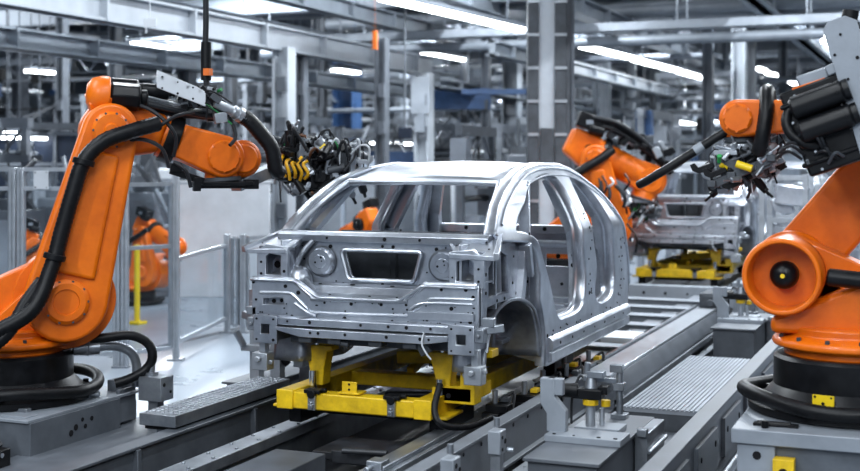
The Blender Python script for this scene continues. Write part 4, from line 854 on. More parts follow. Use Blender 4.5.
# silver clamping stand at the left of the car
t = thing('clamping_stand', 'silver clamping stand with small actuators left of the near car', 'clamping stand', (-5.15, 9.15, 0))
b = B()
for x, y, h in ((-5.3, 9.1, 1.1), (-5.05, 9.0, .95), (-5.0, 9.4, 1.3)): b.box((x, y, h/2), (.09, .09, h))
b.box((-5.15, 9.15, .72), (.5, .3, .05)); b.box((-5.15, 9.1, .95), (.42, .1, .06)); fr_ = b.obj('stand_frame', ALU, t, bevel=.005)
for k in range(16):
    p = V((rl.uniform(-5.36, -4.92), rl.uniform(8.95, 9.3), rl.uniform(.6, 1.25))); b = B()
    if k % 2: b.box(p, (rl.uniform(.06, .16), .1, rl.uniform(.05, .16))); b.obj('actuator', rl.choice([STEEL, ALU, WHITEP, BLACK]), t, bevel=.005)
    else: b.cyl(p, p+V((rl.uniform(-.1, .1), -.05, .12)), .03, n=12); b.obj('cylinder', rl.choice([STEEL, ALU, BLACK]), t)
# second car and carrier, further ones down the line
for k, (dy, l1, l2) in enumerate(((10.7, 'second silver car body further down the line behind the middle robot', 'second yellow carrier, under the car body further down the line'),
                                  (21.4, 'third silver car body far down the line, behind the second one', 'third yellow carrier far down the line'),)):
    copy_tree(CAR, l1, V((CX, CY+dy, .8))); copy_tree(CARR, l2, V((CX-.05, CY+dy, .42)))
# ---------------------------------------------------------------- hall shell
def onz(px, py, z):
    r = ray(px, py); return EYE+r*((z-HC)/r.z)
b = B(); b.box((-14, 34, -.05), (64, 90, .1)); struct(b.obj('floor', FLOORM), 'pale blue grey sealed factory floor', 'floor')
b = B(); b.box((-14, 34, 9.6), (64, 90, .1)); struct(b.obj('ceiling', BEAMD), 'dark hall ceiling', 'ceiling')
b = B(); b.box((-14, 79, 4.8), (64, .2, 9.6)); struct(b.obj('wall_back', WALLM), 'far pale hall wall', 'wall')
b = B(); b.box((-46, 34, 4.8), (.2, 90, 9.6)); struct(b.obj('wall_left', WALLM), 'left pale hall wall', 'wall')
b = B(); b.box((18, 34, 4.8), (.2, 90, 9.6)); struct(b.obj('wall_right', WALLM), 'right pale hall wall', 'wall')
b = B()
for x0, y0, x1, y1 in ((-9, 20.5, -30, 20.5), (-9, 30, -30, 30), (-8.9, 12, -8.9, 20)):
    b.bar((x0, y0, .001), (x1, y1, .001), .12, .004)
struct(b.obj('trim_1', GREY), 'grey floor marking lines', 'floor marking')

nth = ['first', 'second', 'third', 'fourth', 'fifth', 'sixth', 'seventh', 'eighth', 'ninth', 'tenth', 'eleventh', 'twelfth', 'thirteenth', 'fourteenth', 'fifteenth', 'sixteenth', 'seventeenth', 'eighteenth', 'nineteenth', 'twentieth']
nth += ['twenty-'+n for n in nth[:9]]+['thirtieth']+['thirty-'+n for n in nth[:9]]+['fortieth']+['forty-'+n for n in nth[:9]]+['fiftieth']+['fifty-'+n for n in nth[:9]]+['sixtieth']+['sixty-'+n for n in nth[:9]]
ORDX = ['nearest']+[n+' nearest' for n in nth[1:]]
def pxof(p): v = V(p)-EYE; return HX+FPX*(v.dot(RGT))/max(.1, v.dot(FWD))
def number(items, desc, plural):
    """label a family by its order from the left in the photograph"""
    for k, (o, p) in enumerate(sorted(items, key=lambda q: pxof(q[1]))):
        o['label'] = f'{desc(o) if callable(desc) else desc}, {nth[k]} from the left of the {plural}'

FOOT = [(-5.2, 3, -2.45, 45), (-2.45, 3, -1.3, 14.5), (-7.2, 5, -5, 9), (-1.2, 6.5, .4, 9), (-5.7, 16.2, -4.2, 18.2)]
def free(x0, y0, x1, y1, add=True):
    for a in FOOT:
        if x0 < a[2] and x1 > a[0] and y0 < a[3] and y1 > a[1]: return False
    if add: FOOT.append((x0, y0, x1, y1))
    return True
def settle(px, d, rx, ry):
    """first free standing place behind distance d on the sight line of px"""
    for k in range(120):
        p = at(px, 235, d+.35*k)
        if free(p.x-rx, p.y-ry, p.x+rx, p.y+ry): p.z = 0; return p, d+.35*k
    return None, d
for k, (y, z, h) in enumerate(((30.5, 5.5, .6), (37, 6.55, .75), (44, 7.6, .9))):
    b = B(); b.box((2.5, y, z+h/2), (25, .9, h))
    for q in range(9): b.box((-9+2.9*q, y, z+h/2), (.06, .96, h+.06)); b.bar((-8+2.9*q, y, z), (-8+2.9*q, y, 9.56), .04, .04)
    o = b.obj('air_duct', BEAMM, bevel=.02); tag(o, f'big square air duct crossing at the upper right, {ORDX[k]} to the camera', 'duct', 'crossing square ducts', 'thing')
# ---------------------------------------------------------------- safety fence
fa = {'Z': at(-75, 360, 13.8), 'A': at(17, 360, 13.8), 'Bq': at(121, 360, 13.8), 'Cq': at(176, 360, 14.3), 'D': at(227, 333, 16.6), 'E': at(243, 333, 16.6), 'F': at(300, 333, 17.2)}
for k in fa: fa[k].z = 0
posts = []
for k, h, dbl in (('A', 2.19, 1), ('Bq', 2.04, 1), ('Cq', 2.22, 0), ('D', 1.3, 0), ('E', 1.3, 0), ('F', 1.3, 0)):
    p = fa[k]; t = thing('fence_post', '', 'fence post', p, 'safety fence posts')
    for s in ((-.045, .045) if dbl else (0,)):
        q = p+RGT*s; b = B(); b.box((q.x, q.y, h/2), (.075, .075, h), M.Rotation(YAW, 3, 'Z'))
        for e in (-.015, .015): b.box((q.x, q.y, h/2), (.012, .085, h*.98), M.Rotation(YAW, 3, 'Z'))
        b.obj('profile', ALU, t, bevel=.006)
    b = B(); b.box((p.x, p.y, .01), (.18, .14, .02), M.Rotation(YAW, 3, 'Z')); b.obj('foot_plate', STEEL, t)
    posts.append((t, p))
number(posts, 'aluminium fence post behind the left robot', 'fence posts')
pan = []
def fence_panel(p, q, rails, gz):
    t = thing('fence_section', '', 'fence section', (p+q)/2, 'safety fence sections'); d = (q-p).normalized(); p1, q1 = p+d*.07, q-d*.07
    b = B()
    for z in rails: b.bar(p1+V((0, 0, z)), q1+V((0, 0, z)), .045, .045)
    for e in (p1, q1): b.bar(e+V((0, 0, rails[0])), e+V((0, 0, rails[-1])), .04, .04)
    b.obj('panel_frame', ALU, t)
    b = B(); b.bar((p1+V((0, 0, gz[0]))), (q1+V((0, 0, gz[0]))), .008, .008); 
    b = B(); n = V((-d.y, d.x, 0))*.004
    pts = [p1+V((0, 0, gz[0])), q1+V((0, 0, gz[0])), q1+V((0, 0, gz[1])), p1+V((0, 0, gz[1]))]
    b.prism([0, 1, 2, 3], lambda i: pts[i]-n, lambda i: pts[i]+n); b.obj('clear_sheet', GLASS, t)
    pan.append((t, (p+q)/2)); return t
fence_panel(fa['Z'], fa['A'], (.15, 1.96, 2.17), (.15, 2.17)); fence_panel(fa['A'], fa['Bq'], (.15, 1.96, 2.17), (.15, 2.17))
fence_panel(fa['Bq'], fa['Cq'], (.15, 1.3, 2.0), (.15, 2.0)); fence_panel(fa['Cq'], fa['D'], (.2, 1.15), (.2, 1.15)); fence_panel(fa['D'], fa['E'], (.1, 1.25), (.1, 1.25)); fence_panel(fa['E'], fa['F'], (.1, 1.25), (.1, 1.25))
number(pan, 'clear safety fence section in an aluminium frame', 'fence sections')
p = at(41, 180, 13.7); b = B(); b.box(p, (.16, .01, .2), M.Rotation(YAW, 3, 'Z')); b.dots([p+RGT*s+V((0, 0, z))-FWD*.006 for s in (-.06, .06) for z in (-.08, .08)], -FWD, .008); simple('blank_notice', 'white square notice plate on the fence left of the robot', 'notice', b, [WHITEP, HOLE], .002)

# ---------------------------------------------------------------- columns
Rz = M.Rotation(YAW*0, 3, 'Z')
t = thing('steel_column', 'tall steel column with two dark cable ducts, behind the car roof', 'column', at(549, 360, 20)*1, kind='thing'); c = at(549, 235, 20); c.z = 0; t.location = c
X_ = lambda px: (px-549)/1260*20
def vstrip(px0, px1, off, m_, nm, z0=0, z1=9.5, dep=.12):
    b = B(); w = (px1-px0)/1260*20; q = c+RGT*X_((px0+px1)/2)-FWD*off; q.z = (z0+z1)/2; b.box(q, (w, dep, z1-z0), M.Rotation(YAW, 3, 'Z')); return b.obj(nm, m_, t, bevel=.01)
vstrip(537, 555, 0, PALEG, 'flange', dep=.5); vstrip(565, 573, .0, GREY, 'side_plate', dep=.4); vstrip(569.5, 571, .2, BEAMD, 'conduit', dep=.06)
for a, e in ((526.5, 537), (553, 564.5)):
    d_ = vstrip(a, e, .15, DGREY, 'cable_duct', dep=.3)
    for k in range(16):
        b = B(); q = c+RGT*X_((a+e)/2)-FWD*.31; q.z = .6+.52*k; b.box(q, ((e-a)/1260*20*1.06, .03, .045), M.Rotation(YAW, 3, 'Z')); b.obj('duct_clip', ALU, d_)
vstrip(538.5, 552, .26, DGREY, 'cover_box', 2.2, 2.78, .1)
cols = []
for px, w, d, m_, top in ((284, 17, 22, PALEG, 4.25), (302, 9, 22.4, GREY, 4.25), (382, 11, 24, GREY, 4.6), (424, 15, 27.6, PALEG, 4.2), (486, 8, 30, BEAMD, 9.5), (512, 16, 33, LGREY, 9.5), (465, 6, 34, GREY, 6), (347, 22, 46, BLUE, 6), (322, 8, 34, GREY, 7), (230, 10, 33, GREY, 9.5), (187, 14, 27, GREY, 4.3), (62, 9, 30, GREY, 6), (115, 10, 34, GREY, 6), (708, 10, 31, BEAMD, 9.5), (739, 13, 35, PALEG, 9.5), (752, 7, 35.4, GREY, 9.5), (655, 9, 42, GREY, 9.5), (676, 7, 46, LGREY, 9.5), (605, 10, 38, GREY, 9.5), (783, 8, 50, GREY, 9.5), (830, 11, 40, LGREY, 7), (20, 12, 40, BEAMD, 9.5), (258, 8, 42, BEAMD, 9.5), (404, 7, 44, LGREY, 9.5), (440, 9, 50, GREY, 9.5), (725, 6, 50, LGREY, 9.5), (632, 7, 52, LGREY, 9.5)):
    p, d = settle(px, d, .4, .4); wd = w/1260*d
    t = thing('steel_column', '', 'column', p, 'background columns', kind='thing')
    b = B(); b.box(p+V((-wd/2+.02, 0, top/2)), (.05, wd, top)); b.box(p+V((wd/2-.02, 0, top/2)), (.05, wd, top)); b.box(p+V((0, 0, top/2)), (wd, .06, top)); b.obj('shaft', m_, t)
    b = B(); b.box(p+V((0, 0, .02)), (wd*1.5, wd*1.5, .04)); b.obj('foot_plate', GREY, t)
    if d < 36:
        for z in (1.4, 2.9, 3.6): b = B(); b.box(p+V((.05, -wd/2-.03, z)), (wd*.6, .06, .25)); b.obj('terminal_box', GREY, t)
    if px == 424:
        b = B(); q = p+V((0, 0, top)); b.box(q+V((0, -.22, -.5)), (.4, .1, .8), M.Rotation(YAW, 3, 'Z')); b.box(q+V((0, -.22, -1.1)), (.22, .1, .4)); b.obj('head_box', LGREY, t)
    cols.append((t, p))
number(cols, 'background steel column', 'thinner columns')
# square bracket head and monitor at the column right of centre
t = thing('monitor', 'dark screen hanging beside a column above the car roof', 'monitor', at(405, 133, 25))
p = at(405, 133, 25); b = B(); b.box(p, (.27, .05, .22), M.Rotation(YAW, 3, 'Z')); b.obj('screen', SCREEN, t, bevel=.01); b = B(); b.cyl(p, (p.x, p.y, 9.56), .02); b.obj('arm', GREY, t)

# ---------------------------------------------------------------- overhead steel
def longbeam(px, py, z, y0, y1, w, h, m_, nm, label, cat='beam'):
    x = onz(px, py, z).x; b = B(); b.box((x, (y0+y1)/2, z+h-.02), (w, y1-y0, .04)); b.box((x, (y0+y1)/2, z+.02), (w, y1-y0, .04)); b.box((x, (y0+y1)/2, z+h/2), (w*.4, y1-y0, h))
    k = y0+1
    while k < y1: b.box((x+w*.3, k, z+h/2), (w*.5, .05, h)); k += 2.2
    o = b.obj(nm, m_); tag(o, label, cat, kind='thing'); return o
longbeam(210, 40, 4.2, 9, 26.5, .34, .42, PALEG, 'roof_girder', 'bright flanged girder running from the upper left to the column heads')
longbeam(60, 8, 4.9, 10, 40, .4, .5, BEAMM, 'roof_girder', 'grey girder above and left of the bright flanged girder')
longbeam(330, 14, 5.3, 12, 46, .3, .36, BEAMM, 'roof_girder', 'grey girder just left of the bright long lamp')
longbeam(470, 8, 5.6, 20, 60, .3, .4, BEAMM, 'roof_girder', 'grey girder right of the bright long lamp')
longbeam(690, 60, 5.3, 22, 70, .4, .35, BEAMM, 'roof_girder', 'grey girder above the row of long lamps at the right')
longbeam(800, 40, 5.6, 16, 70, .5, .5, BEAMM, 'roof_girder', 'heavy grey girder above the right robot')
longbeam(640, 90, 4.4, 24, 60, .3, .3, DUCT, 'air_duct', 'zinc air duct below the row of long lamps at the right', 'duct')
longbeam(100, 60, 4.2, 14, 50, .6, .35, DUCT, 'air_duct', 'wide zinc air duct at the far left under the girders', 'duct')
longbeam(450, 90, 3.9, 26, 60, .5, .2, BEAMM, 'cable_tray', 'grey cable tray between the central columns', 'cable tray')
trans = []
for k, (y, z, h, x0, x1, m_) in enumerate(((27, 5.9, .5, -30, 12, BEAMM), (31, 6.6, .6, -40, 14, BEAMM), (35, 7.2, .6, -44, 16, BEAMM), (40, 6.4, .5, -44, 16, BEAMM), (46, 7.4, .8, -44, 16, BEAMD), (53, 6.8, .7, -44, 16, BEAMM), (61, 7.2, .8, -44, 16, BEAMM), (70, 7, 1, -44, 16, BEAMD))):
    b = B(); b.box(((x0+x1)/2, y, z+h), (x1-x0, .4, .06)); b.box(((x0+x1)/2, y, z), (x1-x0, .4, .06)); b.box(((x0+x1)/2, y, z+h/2), (x1-x0, .08, h))
    for q in range(6): b.bar((x0+(x1-x0)*(q+.5)/6, y, z+h), (x0+(x1-x0)*(q+.5)/6, y, 9.56), .06, .06)
    o = b.obj('roof_beam', m_); tag(o, f'wide grey roof beam crossing the hall, {ORD[k]} to the camera', 'roof beam', 'crossing roof beams', 'thing')
# small orange robots far behind (copies of the middle robot)
bg = []
for px, d, rz, sc, l in ((14, 18, .6, .62, 'blurred orange robot behind the fence at the left edge'), (138, 20, -.5, .66, 'blurred orange robot low behind the fence post, beside the yellow bollard'), (374, 21, 2.2, .7, 'orange robot seen through the rear window of the near car'), (200, 25, .8, .7, 'small orange robot far behind the fence right of the bollard')):
    p, d = settle(px, d, .8, .8)
    copy_tree(R2['root'], l, p, rz, 'background robots', sc, skip=('cable', 'valve_block', 'gripper'))
# silver racks right of the line
rk = random.Random(23); racks = []
for k in range(9):
    px = 768+9.5*k; d = rk.uniform(15, 22); w, h = rk.uniform(.4, .7), rk.uniform(1.5, 2.2); p, d = settle(px, d, w*.5+.03, .45)
    if p is None: continue
    t = thing('tooling_rack', '', 'rack', p, 'silver tooling racks')
    b = B()
    for sx in (-1, 1):
        for sy in (-1, 1): b.box(p+V((sx*w/2, sy*.4, h/2)), (.07, .07, h))
    for z in (.4, h*.5, h-.05): b.box(p+V((0, -.4, z)), (w, .06, .06)); b.box(p+V((0, .4, z)), (w, .06, .06))
    b.obj('rack_frame', ALU, t)
    for q in range(9):
        z = rk.uniform(.4, h-.1); b = B(); b.box(p+V((rk.uniform(-.1, .1), rk.uniform(-.3, .2), z)), (rk.uniform(.2, .5), .2, rk.uniform(.1, .35)), M.Rotation(rk.uniform(-.5, .5), 3, 'Y')); b.obj('sheet_part', BODY, t, bevel=.02)
    racks.append((t, p))
number(racks, 'silver rack of sheet parts', 'tooling racks')
# ---------------------------------------------------------------- far machinery
rh = random.Random(17)
mach = []
def machine(px, d, w, h, m_, base=0, dep=1.0, kind=0, yaw=YAW):
    r_ = max(w, dep)*.62; p, d = settle(px, d, r_, r_)
    if p is None: return
    Rm = M.Rotation(yaw, 3, 'Z'); t = thing('machine_cabinet', '', 'machine', p, 'background machines'); t['look'] = m_.name
    b = B(); b.box(p+V((0, 0, h/2)), (w, dep, h), Rm); b.obj('housing', m_, t, bevel=.02)
    b = B(); f = p-FWD*(dep/2+.01)
    n_ = max(1, int(w/.7))
    for k in range(n_):
        q = f+RGT*(-w/2+w*(k+.5)/n_); b.box(q+V((0, 0, h*.5)), (w/n_*.86, .03, h*.8), Rm)
    b.obj('door', rh.choice([m_, MIDG, GREY, LGREY, m_]), t, bevel=.008)
    b = B(); b.box(p+V((0, 0, h+.08)), (w*.7, dep*.6, .16), Rm)
    for k in range(3): b.cyl(p+RGT*rh.uniform(-w/2, w/2)+V((0, 0, h)), p+RGT*rh.uniform(-w/2, w/2)+V((0, 0, h+rh.uniform(.3, .8))), .04, n=8)
    b.obj('fittings', rh.choice([STEEL, DGREY, GREY]), t)
    mach.append((t, p)); return t
for a in ((104, 22, .5, 1.7, LGREY), (128, 24, .5, 2.0, GREY), (150, 22.5, .6, 1.7, LGREY), (172, 22, .5, 2.1, WHITEP), (186, 23.5, .6, 1.8, GREY), (62, 21, .6, 1.6, LGREY), (30, 22, .5, 1.9, MIDG), (240, 23, .6, 2.0, LGREY), (5, 20, 1.0, 1.5, GREY), (40, 22, .9, 1.5, MIDG), (84, 25, 1.0, 1.9, PALEB), (150, 24, .8, 1.2, GREY), (165, 20.5, .5, 1.0, MIDG), (193, 24, .9, 1.6, GREY), (262, 24, 1.3, 1.6, PALEB), (300, 21, .6, 1.6, MIDG), (345, 26, 1.4, 2.3, PALEB), (400, 24, 1.2, 1.8, LGREY), (440, 30, 1.6, 2.2, GREY), (455, 34, 1.2, 2.9, MIDG), (470, 27, .8, 2.3, WHITEP), (505, 30, 1.2, 2.6, LGREY), (520, 26, .6, 2.4, GREY), (360, 40, 3.0, 2.6, BLUE), (300, 38, 2.2, 2.6, GREY), (250, 40, 3, 2.8, MIDG), (180, 38, 2.5, 2.6, GREY), (110, 36, 2.6, 2.4, PALEB), (60, 36, 2.4, 2.7, DBLUE), (10, 34, 2.8, 3.0, DBLUE), (600, 30, 1.2, 2.4, GREY), (640, 36, 1.6, 2.6, MIDG), (205, 30, 1.4, 2.0, MIDG), (230, 27, .9, 1.5, LGREY), (130, 29, 1.4, 1.8, GREY), (280, 30, 1.3, 1.9, MIDG), (325, 32, 1.4, 2.3, GREY), (380, 34, 1.6, 2.6, MIDG), (420, 38, 1.6, 3.0, GREY), (490, 40, 1.6, 3.2, PALEB), (560, 36, 1.4, 2.8, MIDG), (840, 22, .7, 1.9, STEEL), (815, 27, .8, 2.2, MIDG), (790, 48, 1.4, 2.5, PALEB), (850, 33, 1.0, 2.4, GREY)):
    machine(*a)
rm_ = {'machine_grey': 'mid grey', 'grey_paint': 'grey', 'light_grey_paint': 'light grey', 'pale_blue_panel': 'pale blue', 'machined_steel': 'steel coloured', 'white_paint': 'white', 'blue_panel': 'blue', 'dark_blue_panel': 'dark blue'}
number(mach, lambda o: f"{rm_[o['look']]} machine cabinet in the background", 'machine cabinets')
for o, p in mach: del o['look']
# blue overhead banner panels
for px, py, d, w, h, l, m_ in ((462, 99, 30, 1.35, .5, 'blue overhead panel between the dark column and the box bracket', BLUE), (500, 92, 29, 1.8, .12, 'thin blue overhead bar above the car roof', BLUE), (355, 160, 29.3, 3.0, .4, 'blue cross panel behind the gripper of the left robot', BLUE)):
    p = at(px, py, d); b = B(); b.box(p, (w, .3, h), M.Rotation(YAW, 3, 'Z')); b.box(V((p.x, p.y, (p.z+9.56)/2)), (.012, .012, 9.56-p.z)); simple('overhead_board', l, 'board', b, m_)
t = thing('glazed_cabin', 'dark blue glazed cabin with pale posts behind the fence at the left edge', 'cabin', at(24, 162, 27)); RzY = M.Rotation(YAW, 3, 'Z'); p = at(24, 137, 27); FOOT.append((p.x-2, p.y-1, p.x+2, p.y+1))
b = B(); b.box(V((p.x, p.y, 1.45)), (2.5, .5, 2.9), RzY); b.obj('wall_panel', DBLUE, t)
b = B()
for k in range(6): q = p+RGT*(-1.25+.5*k)-FWD*.28; b.box(V((q.x, q.y, 1.45)), (.06, .06, 2.9), RzY)
for z in (2.85, 2.2, 1.4): q = p-FWD*.28; b.box(V((q.x, q.y, z)), (2.6, .05, .07), RzY)
b.obj('mullions', LGREY, t)
b = B(); q = p-FWD*.3; b.box(V((q.x, q.y, 3.0)), (2.8, .8, .14), RzY); b.obj('canopy', GREY, t)
# white partition behind the fence
p = at(222, 285, 21); p.z = 0; FOOT.append((p.x-.9, p.y-.9, p.x+.9, p.y+.9)); b = B(); b.box(p+V((0, 0, .95)), (1.6, .08, 1.9), M.Rotation(YAW, 3, 'Z')); b.box(p+V((0, 0, 1.92)), (1.66, .12, .05), M.Rotation(YAW, 3, 'Z')); simple('partition_board', 'large plain pale partition board beyond the fence gap', 'partition', b, WHITEP, .01, kind='thing')
for px, d, l in ((137, 17.5, 'slim yellow bollard beyond the fence'),):
    p = at(px, 300, d); p.z = 0; b = B(); b.cyl(p, p+V((0, 0, 1.1)), .04, n=14); b.box(p+V((0, 0, .02)), (.2, .2, .04)); simple('yellow_bollard', l, 'bollard', b, YBRIGHT)
# portal frames with trays, pipes and boxes all through the hall
gan = []
for k in range(64):
    px = -30+14.2*k+rh.uniform(-10, 10); d = (22, 27, 33, 40, 48, 57)[k*5 % 6]+rh.uniform(-2, 2); h = rh.uniform(2.9, 5.2)*(1+.25*(d > 38)); w = rh.uniform(1.6, 3.6)*(1+.3*(d > 38)); along = rh.random() < .4
    if d < 32: h = min(h, rh.uniform(2.7, 3.3))
    rx, ry = (.35, w/2+.2) if along else (w/2+.2, .35)
    if px < 250 and d < 21: d = 21
    p, d = settle(px, d, rx, ry)
    if p is None or d > 70: continue
    ax_ = V((0, 1, 0)) if along else V((1, 0, 0)); pr_ = V((1, 0, 0)) if along else V((0, 1, 0)); t = thing('portal_frame', '', 'frame', p, 'background portal frames'); Z_ = V((0, 0, 1))
    m1 = rh.choice([GREY, LGREY, BEAMM, STEEL, DUCT, MIDG])
    for s_ in (-.5, .5): b = B(); q = p+ax_*w*s_; b.box(q+Z_*(h/2), (.12, .12, h)); b.box(q+Z_*.02, (.26, .26, .04)); b.obj('post', m1, t)
    b = B(); b.bar(p-ax_*(w/2+.1)+Z_*h, p+ax_*(w/2+.1)+Z_*h, .14, .18); b.obj('top_beam', m1, t)
    n_ = max(3, int(w/.5)); b = B(); lo = h-.55
    b.bar(p-ax_*w/2+Z_*lo, p+ax_*w/2+Z_*lo, .06, .06)
    for q in range(n_): b.bar(p-ax_*w*(.5-q/n_)+Z_*(lo if q % 2 else h), p-ax_*w*(.5-(q+1)/n_)+Z_*(h if q % 2 else lo), .04, .04)
    b.obj('lattice', rh.choice([GREY, LGREY, BEAMD]), t)
    z = h*rh.uniform(.55, .8); b = B(); b.bar(p-ax_*w*.6+Z_*z, p+ax_*w*.6+Z_*z, .34, .03); b.bar(p-ax_*w*.6+pr_*.17+Z_*(z+.05), p+ax_*w*.6+pr_*.17+Z_*(z+.05), .02, .12); b.bar(p-ax_*w*.6-pr_*.17+Z_*(z+.05), p+ax_*w*.6-pr_*.17+Z_*(z+.05), .02, .12); b.obj('cable_tray', rh.choice([STEEL, GREY, DUCT]), t)
    for q in range(3):
        z = h*rh.uniform(.4, .97); o_ = pr_*rh.uniform(-.25, .25); b = B(); b.cyl(p-ax_*w*rh.uniform(.4, .6)+o_+Z_*z, p+ax_*w*rh.uniform(.4, .6)+o_+Z_*z, rh.uniform(.02, .08), n=10); b.obj('pipe', rh.choice([STEEL, DGREY, LGREY, BLACK, WHITEP, DUCT]), t)
    for q in range(4):
        c_ = p+ax_*w*rh.uniform(-.5, .5)+Z_*h*rh.uniform(.3, 1.0); b = B(); b.box(c_, (rh.uniform(.15, .5), .25, rh.uniform(.12, .6))); b.obj('control_box', rh.choice([GREY, LGREY, DGREY, WHITEP, MIDG, BLUE, BLACK, STEEL]), t)
    for q in range(3):
        a_ = p+ax_*w*rh.uniform(-.5, .5)+Z_*h; b = B(); b.tube([a_, a_-Z_*.5+ax_*.1, a_-Z_*rh.uniform(.8, 1.6)+ax_*rh.uniform(-.3, .3)], .02, 6, 5); b.obj('cable', CABLE, t)
    gan.append((t, p))
for lo_, hi_, nm in ((0, 31, 'nearer'), (31, 43, 'middle distance'), (43, 99, 'farthest')):
    number([q for q in gan if lo_ <= (q[1]-EYE).dot(FWD) < hi_], 'grey portal frame', nm+' portal frames')
runs = []
for k in range(22):
    y = 25+1.55*k+rh.uniform(-.4, .4); z = rh.uniform(4.0, 6.9); x0 = rh.uniform(-34, -14); x1 = x0+rh.uniform(9, 22)
    b = B()
    if k % 2: b.cyl((x0, y, z), (x1, y, z), rh.uniform(.05, .17), n=12)
    else: b.box(((x0+x1)/2, y, z), (x1-x0, .4, .04)); b.box(((x0+x1)/2, y-.2, z+.07), (x1-x0, .03, .16))
    for q in range(int((x1-x0)/2.5)+1): b.bar((x0+.2+2.5*q, y, z), (x0+.2+2.5*q, y, 9.56), .03, .03)
    o = b.obj(('cable_tray', 'overhead_pipe')[k % 2], rh.choice([BEAMM, LGREY, DUCT, GREY, STEEL, BEAMD, WHITEP])); tag(o, ('hanging cable tray', 'round overhead pipe')[k % 2]+f' crossing under the roof, {ORDX[k//2]} to the camera of its kind', ('cable tray', 'pipe')[k % 2], 'crossing overhead runs', 'thing'); runs.append(o)
# ---------------------------------------------------------------- lamps
def lamp(p1, p2, z, label, w=.2, mk=True):
    a, e = onz(*p1, z), onz(*p2, z); d = (e-a).normalized()
    t = thing('tube_lamp', label, 'lamp', (a+e)/2, 'tube lamps')
    b = B(); b.bar(a+V((0, 0, .07)), e+V((0, 0, .07)), w*1.25, .08); b.obj('housing', LGREY, t)
    b = B(); b.bar(a, e, w, .05); b.obj('tube', LAMP, t)
    b = B()
    for k in (.15, .85): q = a.lerp(e, k); b.bar(q+V((0, 0, .1)), V((q.x, q.y, 9.56)), .02, .02)
    b.obj('hanger', GREY, t)
    return (t, (a+e)/2)
LM = []
for p1, p2, z, w in (((385, -1), (525, 31), 5.0, .27), ((581, 46), (631, 58), 5.0, .3), ((636, 60), (677, 70.5), 5.0, .3), ((681, 72), (714, 81), 5.0, .3), ((640, 17), (661, 26), 6.0, .3), ((684, 35), (701, 40), 6.0, .3), ((817, 35), (829, 43), 6, .4), ((830, 45), (841, 54), 6, .4),
                     ((757, 68), (764, 71), 6, .3), ((768, 73), (774, 75), 6, .3), ((779, 77), (787, 80.5), 6, .3), ((790, 82), (797, 85), 6, .3), ((53, 35), (94, 40.5), 5.6, .3), ((55, 47.5), (90, 51), 5.4, .3), ((135, 43), (170, 48.5), 5.2, .26), ((27, 71), (54, 73), 4.4, .2), ((0, 45), (12, 47), 5.4, .3),
                     ((336, 70), (356, 73), 4.8, .3), ((332, 77), (354, 80), 4.6, .3), ((420, 52), (464, 60), 5.0, .13), ((200, 62), (240, 65), 4.7, .25), ((655, 118), (701, 126), 3.8, .3), ((2, 138), (46, 138.6), 2.745, .12), ((505, 92), (530, 96), 4.6, .25), ((372, 143.3), (410, 144), 2.75, .16), ((640, 12), (570, 0), 6.6, .2), ((706, 78), (722, 83), 5.4, .25), ((4, 133), (22, 133.3), 2.85, .1)):
    LM.append(lamp(p1, p2, z, '', w))
number(LM, 'glowing white tube lamp under the roof', 'tube lamps')
def area(loc, sx, sy, e, rot=(0, 0, 0), col=(.88, .945, 1)):
    l = bpy.data.lights.new('added_hall_light', 'AREA'); l.shape = 'RECTANGLE'; l.size = sx; l.size_y = sy; l.energy = e; l.color = col
    o = bpy.data.objects.new('added_hall_light', l); COL.objects.link(o); o.location = loc; o.rotation_euler = rot; return o
for x, y, e in ((-8, 4, 330), (-8, 13, 480), (-8, 22, 700), (-8, 34, 900), (-2.2, 3.5, 260), (-2.2, 12.5, 250), (-2.2, 21, 560), (-2.2, 34, 900), (4, 5, 300), (-1.2, 16.5, 700), (4, 15, 450), (4, 28, 700), (-16, 12, 800), (-16, 24, 1000), (-16, 40, 1200), (-27, 22, 1200), (-27, 40, 1400), (2, 50, 1400), (-10, 56, 1600), (-5, -3, 800), (1, -3, 700), (-3, -9, 800), (4, -9, 600)):  # added lights without fixtures; those behind the camera brighten the car rear
    area((x, y, 7.4), .22, 5.5, e*(1.4 if y >= 20 and y < 60 else .95))

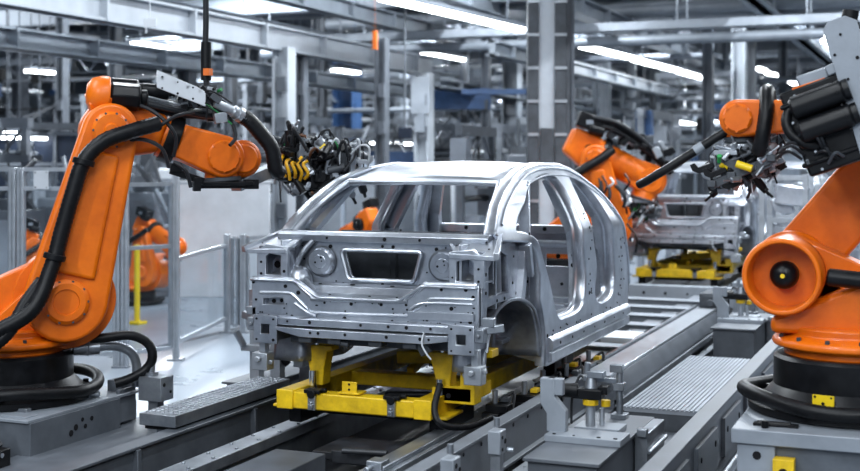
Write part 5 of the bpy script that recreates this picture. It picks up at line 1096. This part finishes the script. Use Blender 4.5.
# hanging cable and fitting over the left robot, notice on girder
p = at(207, 0, 9.2); t = thing('cable_drop', 'black cable drop hanging over the left robot', 'cable', p); b = B(); b.tube([at(205, -30, 9.2), at(206, 20, 9.2), at(205, 60, 9.2), at(207, 90, 9.2)], .022, 10, 6); b.obj('cable', CABLE, t)
b = B(); q = at(206, 64, 9.2); b.cyl(q+V((0, 0, .16)), q+V((0, 0, -.12)), .038); b.obj('plug', BLACK, t); b = B(); q = at(208, 72, 9.15); b.box(q, (.05, .05, .05)); b.obj('tag', ORANGE2, t)
p = at(150, 23, 16); b = B(); b.box(p, (.16, .02, .12), M.Rotation(YAW, 3, 'Z')); b.box(p+V((-.06, 0, -.08)), (.02, .02, .1)); b.bar(p, (p.x, p.y, 9.56), .01, .01); simple('girder_plate', 'small white plate hanging on the bright girder above the left robot', 'plate', b, WHITEP, .002)
p = at(375, 40, 23); b = B(); b.box(p, (.08, .06, .34)); b.bar(p, (p.x, p.y, 9.56), .006, .006); simple('orange_marker', 'orange marker strip on the hanging column top centre', 'marker', b, ORANGE2)

# ---------------------------------------------------------------- light, camera
w = bpy.data.worlds.new('World'); SC.world = w; w.use_nodes = True
w.node_tree.nodes['Background'].inputs['Color'].default_value = (.56, .68, .88, 1); w.node_tree.nodes['Background'].inputs['Strength'].default_value = .2
cam = bpy.data.cameras.new('Camera'); co = bpy.data.objects.new('Camera', cam); COL.objects.link(co)
co.location = EYE; co.rotation_euler = (pi/2, 0, YAW); cam.sensor_width = 36; cam.lens = 36*FPX/860
cam.shift_y = -(471/2-HY)/860; cam.clip_end = 300; cam.clip_start = .1
cam.dof.use_dof = True; cam.dof.focus_distance = 8.6; cam.dof.aperture_fstop = 1.6
SC.camera = co
SC.view_settings.view_transform = 'Standard'; SC.view_settings.look = 'None'; SC.view_settings.gamma = 1; SC.view_settings.exposure = 0.2
SC.view_settings.use_curve_mapping = False
cy = SC.cycles; cy.use_denoising = True; cy.max_bounces = 8; cy.diffuse_bounces = 3; cy.glossy_bounces = 4; cy.transparent_max_bounces = 8; cy.caustics_reflective = False; cy.caustics_refractive = False; cy.sample_clamp_indirect = 6
